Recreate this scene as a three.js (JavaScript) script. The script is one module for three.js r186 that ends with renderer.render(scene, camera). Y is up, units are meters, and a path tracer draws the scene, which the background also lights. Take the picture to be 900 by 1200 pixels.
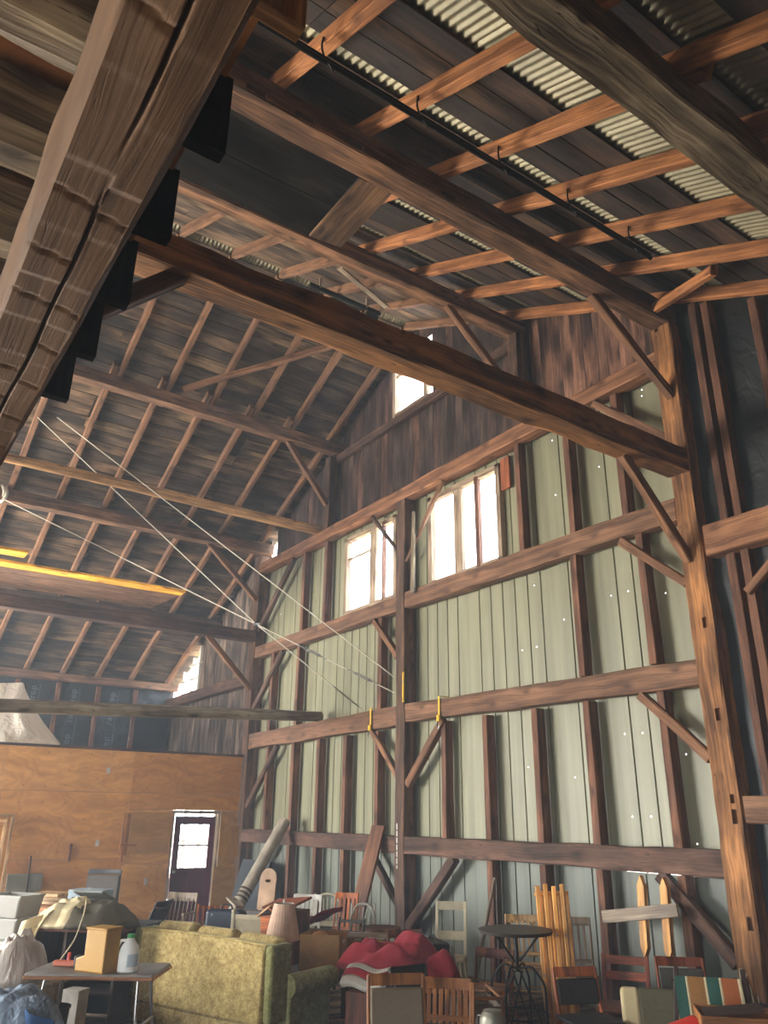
import * as THREE from 'three';
import { mergeGeometries, mergeVertices } from 'three/addons/utils/BufferGeometryUtils.js';
import { RoundedBoxGeometry } from 'three/addons/geometries/RoundedBoxGeometry.js';
import { RectAreaLightUniformsLib } from 'three/addons/lights/RectAreaLightUniformsLib.js';
import { Brush, Evaluator, SUBTRACTION } from 'three-bvh-csg';

// ------------------------------------------------------------------ camera
const V = (x, y, z) => new THREE.Vector3(x, y, z);
const FOCAL = 911.55, PITCH = 0.370932, YAW = 0.969693, ROLL = 0.0115455;
const EYE = V(10.71, 2.08, 7.8);
const FWD = V(-Math.sin(YAW) * Math.cos(PITCH), Math.sin(PITCH), -Math.cos(YAW) * Math.cos(PITCH));
const right0 = V(Math.cos(YAW), 0, -Math.sin(YAW)), up0 = right0.clone().cross(FWD);
const RIGHT = right0.clone().multiplyScalar(Math.cos(ROLL)).addScaledVector(up0, Math.sin(ROLL));
const UPV = up0.clone().multiplyScalar(Math.cos(ROLL)).addScaledVector(right0, -Math.sin(ROLL));
const scene = new THREE.Scene();
const camera = new THREE.PerspectiveCamera(2 * Math.atan(600 / FOCAL) * 180 / Math.PI, 0.75, 0.05, 300);
camera.position.copy(EYE);
camera.quaternion.setFromRotationMatrix(new THREE.Matrix4().makeBasis(RIGHT, UPV, FWD.clone().negate()));
camera.updateMatrixWorld();

// ------------------------------------------------------------------ sky, sun, exposure
const SKY = 9.0;
scene.fog = new THREE.FogExp2(new THREE.Color(0.76, 0.88, 1.0), 0.0065);
scene.background = new THREE.Color().setRGB(0.86 * SKY, 0.95 * SKY, 1.06 * SKY);
const sun = new THREE.DirectionalLight(new THREE.Color(1, 0.87, 0.68), 26);
sun.position.set(-30, 24, 14); sun.target.position.set(-6, 0, 10);
sun.castShadow = true; sun.shadow.mapSize.set(2048, 2048);
Object.assign(sun.shadow.camera, { left: -30, right: 30, top: 30, bottom: -30, near: 1, far: 120 });
scene.add(sun, sun.target);
RectAreaLightUniformsLib.init();
// daylight through the open wagon door in the left eave wall
function daylight(name, color, power, w, h, pos, look) {
  const l = new THREE.RectAreaLight(color, power, w, h); l.name = name;
  l.position.copy(pos); l.lookAt(look); scene.add(l); return l;
}
daylight('side_door_daylight', new THREE.Color(1, 0.95, 0.87), 16, 5.0, 4.2, V(-11.6, 2.25, 11.2), V(0, 3.2, 8));
daylight('end_door_daylight', new THREE.Color(1, 0.95, 0.87), 16, 6.4, 4.6, V(-5.4, 2.4, 16.1), V(-3, 3.0, 0));
daylight('near_door_daylight', new THREE.Color(1, 0.94, 0.84), 3.5, 3.6, 3.4, V(8.2, 1.8, 16.1), V(6, 3.0, 0));
const renderer = new THREE.WebGLRenderer({ antialias: true });
renderer.toneMapping = THREE.LinearToneMapping;
renderer.toneMappingExposure = 2.55;
renderer.shadowMap.enabled = true;

// ------------------------------------------------------------------ helpers
let seed = 7;
const rnd = () => { seed = (seed + 0x6D2B79F5) | 0; let t = Math.imul(seed ^ (seed >>> 15), 1 | seed); t = (t + Math.imul(t ^ (t >>> 7), 61 | t)) ^ t; return ((t ^ (t >>> 14)) >>> 0) / 4294967296; };
const rr = (a, b) => a + (b - a) * rnd();
const pick = (a) => a[Math.floor(rnd() * a.length)];
const lerp = (a, b, t) => a + (b - a) * t, clamp = (x, a = 0, b = 1) => Math.min(b, Math.max(a, x));
const smooth = (a, b, x) => { const t = clamp((x - a) / (b - a)); return t * t * (3 - 2 * t); };
const hash = (x, y, s) => { let h = Math.imul(x, 374761393) ^ Math.imul(y, 668265263) ^ Math.imul(s, 2147483647 - 1013); h = Math.imul(h ^ (h >>> 13), 1274126177); return ((h ^ (h >>> 16)) >>> 0) / 4294967296; };
// value noise that repeats after px, py cells
function vn(x, y, px, py, s) {
  const xi = Math.floor(x), yi = Math.floor(y), fx = x - xi, fy = y - yi;
  const u = fx * fx * (3 - 2 * fx), v = fy * fy * (3 - 2 * fy), m = (a, n) => ((a % n) + n) % n;
  const x0 = m(xi, px), x1 = m(xi + 1, px), y0 = m(yi, py), y1 = m(yi + 1, py);
  return lerp(lerp(hash(x0, y0, s), hash(x1, y0, s), u), lerp(hash(x0, y1, s), hash(x1, y1, s), u), v);
}
function fbm(u, v, fu, fv, s, oct = 4) {
  let a = 0.5, t = 0, n = 0;
  for (let o = 0; o < oct; o++) { t += a * vn(u * fu, v * fv, fu, fv, s + o * 17); n += a; a *= 0.55; fu *= 2; fv *= 2; }
  return t / n;
}
const n3 = (x, y, s) => vn(x, y, 4096, 4096, s);
// pixel of the photograph -> point on a plane of the place
function ray(px, py) { return RIGHT.clone().multiplyScalar((px - 450) / FOCAL).addScaledVector(UPV, -(py - 600) / FOCAL).add(FWD); }
function onZ(px, py, z = 0) { const r = ray(px, py); return EYE.clone().addScaledVector(r, (z - EYE.z) / r.z); }
function onX(px, py, x) { const r = ray(px, py); return EYE.clone().addScaledVector(r, (x - EYE.x) / r.x); }
function onY(px, py, y = 0) { const r = ray(px, py); return EYE.clone().addScaledVector(r, (y - EYE.y) / r.y); }
const SLOPE = 0.485, RIDGE = 11.15;
function onRoof(px, py, below = 0, side = 1) { const r = ray(px, py); return EYE.clone().addScaledVector(r, (RIDGE - below - SLOPE * side * EYE.x - EYE.y) / (r.y + SLOPE * side * r.x)); }

const names = {};
function numbered(n) { const k = names[n] = (names[n] ?? -1) + 1; return k ? n + '_' + String(k).padStart(3, '0') : n; }
function tag(o, label, category, group, kind) {
  if (label) o.userData.label = label;
  if (category) o.userData.category = category;
  if (group) o.userData.group = group;
  if (kind) o.userData.kind = kind;
  return o;
}
function thing(name, label, category, pos, ry = 0, group) {
  const o = new THREE.Group(); o.name = numbered(name); scene.add(o);
  if (pos) o.position.copy(pos); o.rotation.order = 'YXZ'; o.rotation.y = ry;
  return tag(o, label, category, group);
}
function structure(name, label, category) { const o = new THREE.Group(); o.name = numbered(name); scene.add(o); return tag(o, label, category, null, 'structure'); }
function part(parent, name, geo, mat, x = 0, y = 0, z = 0, rx = 0, ry = 0, rz = 0) {
  const m = new THREE.Mesh(geo, mat); m.name = name; m.castShadow = m.receiveShadow = true;
  m.position.set(x, y, z); m.rotation.set(rx, ry, rz); parent.add(m); return m;
}
function single(name, geo, mat, label, category, pos, group) {
  const m = new THREE.Mesh(geo, mat); m.name = numbered(name); m.castShadow = m.receiveShadow = true;
  if (pos) m.position.copy(pos); scene.add(m); return tag(m, label, category, group);
}
// uv in metres, v along the grain axis
function uvBox(g, axis = 1, off = null) {
  if (g.index) g = g.toNonIndexed();
  if (!g.attributes.normal) g.computeVertexNormals();
  const p = g.attributes.position, n = g.attributes.normal, uv = new Float32Array(p.count * 2);
  const o = off ?? [rr(0, 3), rr(0, 3)];
  for (let f = 0; f < p.count; f += 3) {
    let nx = 0, ny = 0, nz = 0;
    for (let k = 0; k < 3; k++) { nx += n.getX(f + k); ny += n.getY(f + k); nz += n.getZ(f + k); }
    const a = [Math.abs(nx), Math.abs(ny), Math.abs(nz)], d = a.indexOf(Math.max(...a));
    const va = d === axis ? (axis + 1) % 3 : axis, ua = 3 - d - va;
    for (let k = 0; k < 3; k++) { const q = [p.getX(f + k), p.getY(f + k), p.getZ(f + k)]; uv[(f + k) * 2] = q[ua] + o[0] + d * 0.37; uv[(f + k) * 2 + 1] = q[va] + o[1]; }
  }
  g.setAttribute('uv', new THREE.BufferAttribute(uv, 2));
  return g;
}
const longAxis = (w, h, d) => (w >= h && w >= d ? 0 : h >= d ? 1 : 2);
function box(w, h, d, axis) { return uvBox(new THREE.BoxGeometry(w, h, d), axis ?? longAxis(w, h, d)); }
function rbox(w, h, d, r = 0.01, seg = 1, axis) { return uvBox(new RoundedBoxGeometry(w, h, d, seg, Math.min(r, w / 2.02, h / 2.02, d / 2.02)), axis ?? longAxis(w, h, d)); }
function cyl(r0, r1, h, n = 12) { return uvBox(new THREE.CylinderGeometry(r0, r1, h, n), 1); }
function lathe(pts, n = 24) { return uvBox(new THREE.LatheGeometry(pts.map(([x, y]) => new THREE.Vector2(x, y)), n), 1); }
function shift(g, x, y, z, rx = 0, ry = 0, rz = 0) { return g.applyMatrix4(new THREE.Matrix4().compose(V(x, y, z), new THREE.Quaternion().setFromEuler(new THREE.Euler(rx, ry, rz)), V(1, 1, 1))); }
function merge(a) { return mergeGeometries(a.map((g) => { const h = g.index ? g.toNonIndexed() : g; for (const k of Object.keys(h.attributes)) if (!['position', 'normal', 'uv'].includes(k)) h.deleteAttribute(k); return h; })); }
function tube(pts, r, seg = 24, n = 6, closed = false) { return uvBox(new THREE.TubeGeometry(new THREE.CatmullRomCurve3(pts, closed, 'catmullrom', 0.3), seg, r, n, closed), 1); }
function bar(a, b, r0, r1 = r0, n = 8) { // round bar between two points
  const d = b.clone().sub(a), g = cyl(r1, r0, d.length(), n);
  return g.applyMatrix4(new THREE.Matrix4().compose(a.clone().add(b).multiplyScalar(0.5), new THREE.Quaternion().setFromUnitVectors(V(0, 1, 0), d.normalize()), V(1, 1, 1)));
}
function frameOf(a, b) { // axis y along a->b, x level, z the rest
  const t = b.clone().sub(a).normalize();
  const s = Math.abs(t.y) > 0.97 ? V(1, 0, 0).addScaledVector(t, -t.x).normalize() : t.clone().cross(V(0, 1, 0)).normalize();
  return new THREE.Matrix4().makeBasis(s, t, s.clone().cross(t));
}
// squared timber along y from 0 to len: width w (x), depth d (z), adzed unevenness, worn arrises
function timberGeo(len, w, d, rough = 0.006, ch = 0.014, step = 0.3, sd = null) {
  const s = sd ?? Math.floor(rr(1, 9999)), N = Math.max(2, Math.round(len / step)), pos = [], uv = [], idx = [];
  const hw = w / 2, hd = d / 2, c = Math.min(ch, hw * 0.5, hd * 0.5);
  const ring = [[hw, -hd + c], [hw, hd - c], [hw - c, hd], [-hw + c, hd], [-hw, hd - c], [-hw, -hd + c], [-hw + c, -hd], [hw - c, -hd]];
  const u0 = rr(0, 3), v0 = rr(0, 5), at = (k, j) => {
    const [x, z] = ring[k % 8], y = len * j / N, g = k % 8;
    const q = rough * (2 * n3(y * 1.7 + 50, (g >> 1) * 7.3 + 20, s) - 1) * 1.2 + rough * (2 * n3(y * 6 + 90, g * 3.1 + 40, s + 5) - 1) * 0.6;
    return [x * (1 + q / hw), y, z * (1 + q / hd)];
  };
  let per = 0;
  for (let k = 0; k < 8; k++) {
    const L = Math.hypot(ring[(k + 1) % 8][0] - ring[k][0], ring[(k + 1) % 8][1] - ring[k][1]), base = pos.length / 3;
    for (let j = 0; j <= N; j++) for (const e of [0, 1]) { pos.push(...at(k + e, j)); uv.push(u0 + per + e * L, v0 + len * j / N); }
    for (let j = 0; j < N; j++) { const a = base + j * 2; idx.push(a, a + 2, a + 1, a + 1, a + 2, a + 3); }
    per += L;
  }
  for (const j of [0, N]) {
    const base = pos.length / 3;
    for (let k = 0; k < 8; k++) { const q = at(k, j); pos.push(...q); uv.push(u0 + q[0], v0 + q[2]); }
    for (let k = 1; k < 7; k++) j ? idx.push(base, base + k + 1, base + k) : idx.push(base, base + k, base + k + 1);
  }
  const g = new THREE.BufferGeometry();
  g.setAttribute('position', new THREE.Float32BufferAttribute(pos, 3)); g.setAttribute('uv', new THREE.Float32BufferAttribute(uv, 2));
  g.setIndex(idx); g.computeVertexNormals(); return g;
}
function layTimber(m, a, b) { m.quaternion.setFromRotationMatrix(frameOf(a, b)); m.position.copy(a); return m; }
// w: level width, d: the other one
function timber(name, label, category, a, b, w, d, mat, o = {}) {
  const m = single(name, timberGeo(a.distanceTo(b), w, d, o.rough, o.ch, o.step), mat, label, category, null, o.group);
  return layTimber(m, a, b);
}
function timberPart(parent, name, a, b, w, d, mat, o = {}) {
  return layTimber(part(parent, name, timberGeo(a.distanceTo(b), w, d, o.rough ?? 0.004, o.ch ?? 0.008, o.step ?? 0.6), mat), a, b);
}
// solid sheet from a surface f(u,v) -> Vector3
function sheet(f, nu, nv, thick = 0.004, scale = 1) {
  const P = [], N = [], e = 1e-3;
  for (let j = 0; j <= nv; j++) for (let i = 0; i <= nu; i++) {
    const u = i / nu, v = j / nv, p = f(u, v);
    const du = f(Math.min(1, u + e), v).sub(f(Math.max(0, u - e), v)), dv = f(u, Math.min(1, v + e)).sub(f(u, Math.max(0, v - e)));
    P.push(p); N.push(du.cross(dv).normalize());
  }
  const pos = [], uv = [], idx = [], w = nu + 1, tot = w * (nv + 1);
  const Lu = f(0, 0.5).distanceTo(f(0.5, 0.5)) + f(0.5, 0.5).distanceTo(f(1, 0.5)), Lv = f(0.5, 0).distanceTo(f(0.5, 0.5)) + f(0.5, 0.5).distanceTo(f(0.5, 1));
  for (const s of [0.5, -0.5]) P.forEach((p, k) => { const q = p.clone().addScaledVector(N[k], s * thick); pos.push(q.x, q.y, q.z); uv.push((k % w) / nu * Lu * scale, Math.floor(k / w) / nv * Lv * scale); });
  for (let j = 0; j < nv; j++) for (let i = 0; i < nu; i++) {
    const a = j * w + i, b = a + 1, c = a + w, d = c + 1;
    idx.push(a, b, d, a, d, c, a + tot, d + tot, b + tot, a + tot, c + tot, d + tot);
  }
  const rim = (a, b) => idx.push(a, a + tot, b, b, a + tot, b + tot);
  for (let i = 0; i < nu; i++) { rim(i, i + 1); rim(nv * w + i + 1, nv * w + i); }
  for (let j = 0; j < nv; j++) { rim((j + 1) * w, j * w); rim(j * w + nu, (j + 1) * w + nu); }
  const g = new THREE.BufferGeometry();
  g.setAttribute('position', new THREE.Float32BufferAttribute(pos, 3)); g.setAttribute('uv', new THREE.Float32BufferAttribute(uv, 2));
  g.setIndex(idx); g.computeVertexNormals(); return g;
}
// heap of cloth: closed mound with folds
function heap(rx, rz, h, s, o = {}) {
  const nu = o.n ?? 40, nv = 16, pos = [], uv = [], idx = [];
  for (let j = 0; j <= nv; j++) for (let i = 0; i <= nu; i++) {
    const a = i / nu * Math.PI * 2, t = j / nv, ca = Math.cos(a), sa = Math.sin(a);
    const edge = 1 + 0.28 * (n3(ca * 2 + 20, sa * 2 + 20, s) - 0.5) + 0.1 * (n3(ca * 6 + 60, sa * 6 + 60, s + 1) - 0.5);
    const r = t * edge, prof = Math.pow(Math.max(0, 1 - Math.pow(t, o.pow ?? 2.2)), o.flat ?? 0.8);
    const fold = (n3(ca * r * 3.4 + 30 + t * sa, sa * r * 3.4 + 30, s + 3) - 0.5) * (o.fold ?? 0.35) + (n3(ca * r * 9 + 80, sa * r * 7 + 80, s + 4) - 0.5) * (o.fold ?? 0.35) * 0.4;
    pos.push(rx * r * ca, Math.max(j === nv ? 0 : 0.004, h * (prof + fold * (0.25 + prof) * (t < 1 ? 1 : 0))), rz * r * sa);
    uv.push(rx * r * ca * 1.2, rz * r * sa * 1.2);
  }
  const w = nu + 1;
  for (let j = 0; j < nv; j++) for (let i = 0; i < nu; i++) { const a = j * w + i; idx.push(a, a + 1, a + w + 1, a, a + w + 1, a + w); }
  const c = pos.length / 3; pos.push(0, 0, 0); uv.push(0, 0);
  for (let i = 0; i < nu; i++) idx.push(nv * w + i, nv * w + i + 1, c);
  const g = new THREE.BufferGeometry();
  g.setAttribute('position', new THREE.Float32BufferAttribute(pos, 3)); g.setAttribute('uv', new THREE.Float32BufferAttribute(uv, 2));
  g.setIndex(idx); let q = mergeVertices(g, 1e-5); q.computeVertexNormals(); return q;
}

// ------------------------------------------------------------------ textures and materials
function texture(w, h, fn, srgb = true, repeat = [1, 1]) {
  const data = new Uint8Array(w * h * 4);
  for (let j = 0; j < h; j++) for (let i = 0; i < w; i++) {
    const c = fn(i / w, j / h), k = (j * w + i) * 4;
    for (let q = 0; q < 3; q++) data[k + q] = clamp(Math.round((typeof c === 'number' ? c : c[q]) * 255), 0, 255);
    data[k + 3] = 255;
  }
  const t = new THREE.DataTexture(data, w, h); t.wrapS = t.wrapT = THREE.RepeatWrapping; t.magFilter = THREE.LinearFilter;
  t.minFilter = THREE.LinearMipmapLinearFilter; t.generateMipmaps = true;
  if (srgb) t.colorSpace = THREE.SRGBColorSpace;
  t.repeat.set(...repeat); t.needsUpdate = true; return t;
}
const mixc = (a, b, t) => [lerp(a[0], b[0], t), lerp(a[1], b[1], t), lerp(a[2], b[2], t)];
// grain along v; o: fine, streak, crack, knots, tints a (dark) and b (light)
function woodTextures(s, o, size, w = 256, h = 1024) {
  const kn = []; for (let k = 0; k < (o.knots ?? 4); k++) kn.push([hash(k, 1, s), hash(k, 2, s), 0.02 + 0.03 * hash(k, 3, s)]);
  const height = new Float32Array(w * h), tone = new Float32Array(w * h);
  for (let j = 0; j < h; j++) for (let i = 0; i < w; i++) {
    let u = i / w; const v = j / h; let kd = 0;
    for (const [ku, kv, kr] of kn) {
      let du = Math.abs(u - ku); du = Math.min(du, 1 - du) * size[0]; let dv = Math.abs(v - kv); dv = Math.min(dv, 1 - dv) * size[1];
      const d = Math.hypot(du, dv * 0.45) / kr; if (d < 3) { kd = Math.max(kd, Math.exp(-d * d * 1.6)); }
    }
    const warp = (fbm(u, v, 3, 4, s + 1, 3) - 0.5) * 0.12 + kd * 0.05;
    const fine = fbm(u + warp, v, o.fine ?? 40, 6, s + 2, 3), streak = fbm(u + warp, v, o.streak ?? 9, 2, s + 3, 4), blot = fbm(u, v, 3, 5, s + 4, 4);
    const cr = Math.abs(fbm(u + warp * 0.6, v, 10, 2, s + 5, 3) - 0.5), crack = (o.crack ?? 0.5) * (1 - smooth(0.0, 0.014, cr)) * smooth(0.45, 0.62, fbm(u, v, 4, 6, s + 6, 3));
    let t = 0.5 + (fine - 0.5) * 0.75 + (streak - 0.5) * 0.9 + (blot - 0.5) * (o.blot ?? 0.9) - kd * 0.55 - crack * 0.8;
    tone[j * w + i] = clamp(t); height[j * w + i] = clamp(0.6 + (fine - 0.5) * 0.6 + (streak - 0.5) * 0.3 - crack * 0.6 + (o.hew ?? 0) * (fbm(u, v, 2, 8, s + 8, 2) - 0.5));
  }
  const at = (a) => (u, v) => a[Math.min(h - 1, Math.floor(v * h)) * w + Math.min(w - 1, Math.floor(u * w))], rep = [1 / size[0], 1 / size[1]];
  const A = o.a ?? [0.42, 0.36, 0.32], B = o.b ?? [1, 0.97, 0.93];
  return { map: texture(w, h, (u, v) => mixc(A, B, at(tone)(u, v)), true, rep), bump: texture(w, h, (u, v) => at(height)(u, v), false, rep) };
}
const TX = {
  hewn: woodTextures(11, { fine: 36, crack: 0.9, blot: 1.3, hew: 0.5, a: [0.36, 0.32, 0.29], b: [1, 0.97, 0.93] }, [0.7, 2.8]),
  sawn: woodTextures(23, { fine: 48, crack: 0.35, blot: 0.8, knots: 5, a: [0.5, 0.45, 0.41], b: [1, 0.98, 0.95] }, [0.6, 2.4]),
  adzed: woodTextures(53, { fine: 30, crack: 0.5, blot: 1.1, knots: 2, streak: 7, hew: 0.6, a: [0.7, 0.66, 0.62], b: [1, 0.97, 0.93] }, [0.7, 2.8]),
  board: woodTextures(37, { fine: 44, crack: 0.8, blot: 1.5, knots: 6, streak: 6, a: [0.3, 0.25, 0.23], b: [1, 0.97, 0.94] }, [0.8, 3.2]),
};
const std = (o) => new THREE.MeshStandardMaterial({ roughness: 0.85, metalness: 0, ...o });
const wood = (tx, color, o = {}) => std({ map: TX[tx].map, bumpMap: TX[tx].bump, bumpScale: o.bump ?? 0.008, color: new THREE.Color(color).multiplyScalar(o.gain ?? 1.7), roughness: o.rough ?? 0.82 });
const plyTex = texture(512, 1024, (u, v) => {
  const w = fbm(u, v, 3, 3, 71, 3), g = fbm(u + (w - 0.5) * 0.5, v, 10, 3, 72, 4), sw = 0.5 + 0.5 * Math.sin((w * 26 + u * 5) * 2), b = fbm(u, v, 4, 4, 75, 4);
  return mixc([0.78, 0.74, 0.68], [1, 0.98, 0.94], clamp(0.5 + (g - 0.5) * 0.9 + (sw - 0.5) * 0.22 + (b - 0.5) * 0.7));
}, true, [1 / 1.22, 1 / 2.44]);
const noiseTex = (s, f, lo, hi, oct = 4, rep = [1, 1], srgb = true) => texture(256, 256, (u, v) => lerp(lo, hi, fbm(u, v, f, f, s, oct)), srgb, rep);
const wrinkle = texture(512, 512, (u, v) => { const a = fbm(u, v, 5, 3, 81, 4), b = Math.abs(fbm(u + a * 0.3, v + a * 0.2, 6, 6, 82, 4) - 0.5) * 2; return clamp(0.2 + b * 1.2); }, false, [1, 1]);
const weave = texture(256, 256, (u, v) => { const a = Math.sin(u * Math.PI * 128) * Math.sin(v * Math.PI * 128) * 0.25; return clamp(0.5 + a + (fbm(u, v, 16, 16, 83, 3) - 0.5) * 0.5); }, false, [3, 3]);
const grime = noiseTex(91, 6, 0.62, 1.0, 5, [0.8, 0.8]);
const streaky = texture(256, 512, (u, v) => lerp(0.82, 1, clamp(0.5 + (fbm(u, v, 14, 2, 95, 4) - 0.5) * 1.4)), true, [0.7, 0.25]);
const velvetTex = texture(512, 512, (u, v) => {
  const a = fbm(u, v, 22, 22, 101, 5), b = fbm(u, v, 70, 70, 102, 2), c = fbm(u, v, 3, 3, 103, 3);
  return mixc([0.66, 0.6, 0.44], [1, 0.97, 0.86], clamp(0.5 + (a - 0.5) * 1.0 + (b - 0.5) * 0.9 + (c - 0.5) * 0.5));
}, true, [1.1, 1.1]);
const M = {
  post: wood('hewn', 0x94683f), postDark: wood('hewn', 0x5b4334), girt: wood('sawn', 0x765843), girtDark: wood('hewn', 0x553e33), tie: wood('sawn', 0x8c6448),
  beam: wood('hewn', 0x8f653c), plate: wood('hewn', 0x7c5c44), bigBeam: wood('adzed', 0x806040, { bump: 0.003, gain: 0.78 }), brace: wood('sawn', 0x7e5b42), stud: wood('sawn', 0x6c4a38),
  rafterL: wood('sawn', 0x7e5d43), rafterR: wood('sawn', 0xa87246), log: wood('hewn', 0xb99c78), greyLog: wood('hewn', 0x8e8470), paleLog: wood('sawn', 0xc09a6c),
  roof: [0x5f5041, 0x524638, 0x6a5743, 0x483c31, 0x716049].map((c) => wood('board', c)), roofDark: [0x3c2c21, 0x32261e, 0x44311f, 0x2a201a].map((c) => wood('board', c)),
  gable: [0x4c3831, 0x3f302b, 0x573f35, 0x463833].map((c) => wood('board', c)), gableRed: [0x735445, 0x66493b, 0x7e5f4e].map((c) => wood('board', c)), grey: [0x5d524a, 0x4f453e, 0x6b5f55].map((c) => wood('board', c)),
  floor: [0x8a7760, 0x7c6a55, 0x958168, 0x6f604f].map((c) => wood('board', c)),
  ply: [0xc58e4e, 0xbc8546, 0xcb9656].map((c) => std({ map: plyTex, color: new THREE.Color(c).multiplyScalar(1.25), roughness: 0.7 })), plyOld: std({ map: plyTex, color: 0xb98a50, roughness: 0.75 }), loft: std({ map: plyTex, color: 0xa87040, roughness: 0.8 }),
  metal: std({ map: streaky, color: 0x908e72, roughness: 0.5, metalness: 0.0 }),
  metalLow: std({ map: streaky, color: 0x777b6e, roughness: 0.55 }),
  galv: std({ map: grime, color: 0xb0a684, roughness: 0.5, metalness: 0.3 }),
  tarp: std({ color: 0x181c1e, roughness: 0.5, bumpMap: wrinkle, bumpScale: 0.006 }),
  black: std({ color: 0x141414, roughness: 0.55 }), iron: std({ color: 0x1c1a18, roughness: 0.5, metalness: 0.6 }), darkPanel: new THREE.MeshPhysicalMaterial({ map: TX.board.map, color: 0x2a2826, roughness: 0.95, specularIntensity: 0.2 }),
  white: std({ map: grime, color: 0xe9e4d6, roughness: 0.6 }), cream: std({ map: grime, color: 0xe6d9b4, roughness: 0.65 }), steel: std({ color: 0x9a9a98, roughness: 0.3, metalness: 0.9 }),
  glass: new THREE.MeshPhysicalMaterial({ color: 0xffffff, transmission: 1, thickness: 0, roughness: 0.02, ior: 1.5 }),
  frame: wood('sawn', 0xa09280), frameRed: wood('sawn', 0xa9643f), plum: std({ map: grime, color: 0x6e2a42, roughness: 0.5 }),
  rope: std({ color: 0xc9c2b2, roughness: 0.8 }), yellow: std({ color: 0xd9ae1e, roughness: 0.6 }), pineYellow: wood('sawn', 0xecb23a, { gain: 2.2 }),
};
// ================================================================== THE BARN SHELL
const TH = Math.atan(SLOPE), SN = Math.sin(TH), CS = Math.cos(TH);
const roofY = (x) => RIDGE - SLOPE * Math.abs(x);
const roofPt = (x, off, z) => V(x + Math.sign(x || 1) * SN * off, roofY(x) + CS * off, z);
const BACK = -0.3, FRONT = 16.2, EAVE = 12.0;

// floor of planks
const floor = structure('floor', 'worn wooden plank floor of the barn', 'floor');
{
  const g = [2.9, 3.4, 3.9].map((l) => box(0.246, 0.04, l - 0.006, 2));
  for (let i = 0; i < 66; i++) {
    let z = BACK; const x = -6.2 + 0.125 + i * 0.25; let k = i % 3;
    while (z < 8.4) { const l = [2.9, 3.4, 3.9][k]; part(floor, 'floor_plank', g[k], pick(M.floor), x, -0.02 - rnd() * 0.004, z + l / 2); z += l; k = (k + 1) % 3; }
  }
  part(floor, 'subfloor', box(24.4, 0.06, 17, 2), M.floor[3], 0, -0.075, 7.9);
}
const ground = structure('ground', 'pale gravel yard outside the barn', 'ground');
part(ground, 'gravel', box(160, 0.1, 160), std({ map: noiseTex(140, 30, 0.7, 1, 4, [0.2, 0.2]), color: 0xb9ac96, roughness: 0.95 }), 0, -0.2, 0);

// roof: boards, corrugated sheets, rafters
const ceiling = structure('ceiling', 'gabled barn roof of rafters, boards and corrugated sheets', 'roof');
const corr = (() => { // one sheet, ribs up the slope (x), ripple along z
  const per = 0.0762, n = 10, seg = 8, L = 2.8, pos = [], uv = [], idx = [], w = n * seg + 1;
  for (const [e, x] of [[0, -L / 2], [1, L / 2]]) for (let i = 0; i < w; i++) { const z = i / seg * per - n * per / 2; pos.push(x, 0.011 * Math.cos(i / seg * Math.PI * 2), z); uv.push(z, e * L); }
  for (let i = 0; i < w - 1; i++) idx.push(i, i + 1, w + i, i + 1, w + i + 1, w + i);
  const g = new THREE.BufferGeometry(); g.setAttribute('position', new THREE.Float32BufferAttribute(pos, 3)); g.setAttribute('uv', new THREE.Float32BufferAttribute(uv, 2)); g.setIndex(idx); g.computeVertexNormals(); return g;
})();
M.galv.side = THREE.DoubleSide;
for (const sd of [1, -1]) for (let r = 0; r < 5; r++) for (let c = 0; c < 12; c++) {
  const x = Math.max(0.01, (r + 0.5) * 2.72 * CS - 0.12), p = roofPt(sd * x, 0.2 - r * 0.003 + (c % 2) * 0.002, -0.1 + c * 0.75);
  const m = part(ceiling, 'corrugated_sheet', corr, M.galv, p.x, p.y, p.z); m.rotation.z = -sd * TH;
}
for (const sd of [1, -1]) { const p = roofPt(sd * 0.12, 0.225, 8); part(ceiling, 'ridge_cap', box(0.55, 0.01, 17, 2), M.galv, p.x, p.y, p.z, 0, 0, -sd * TH); }
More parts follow.
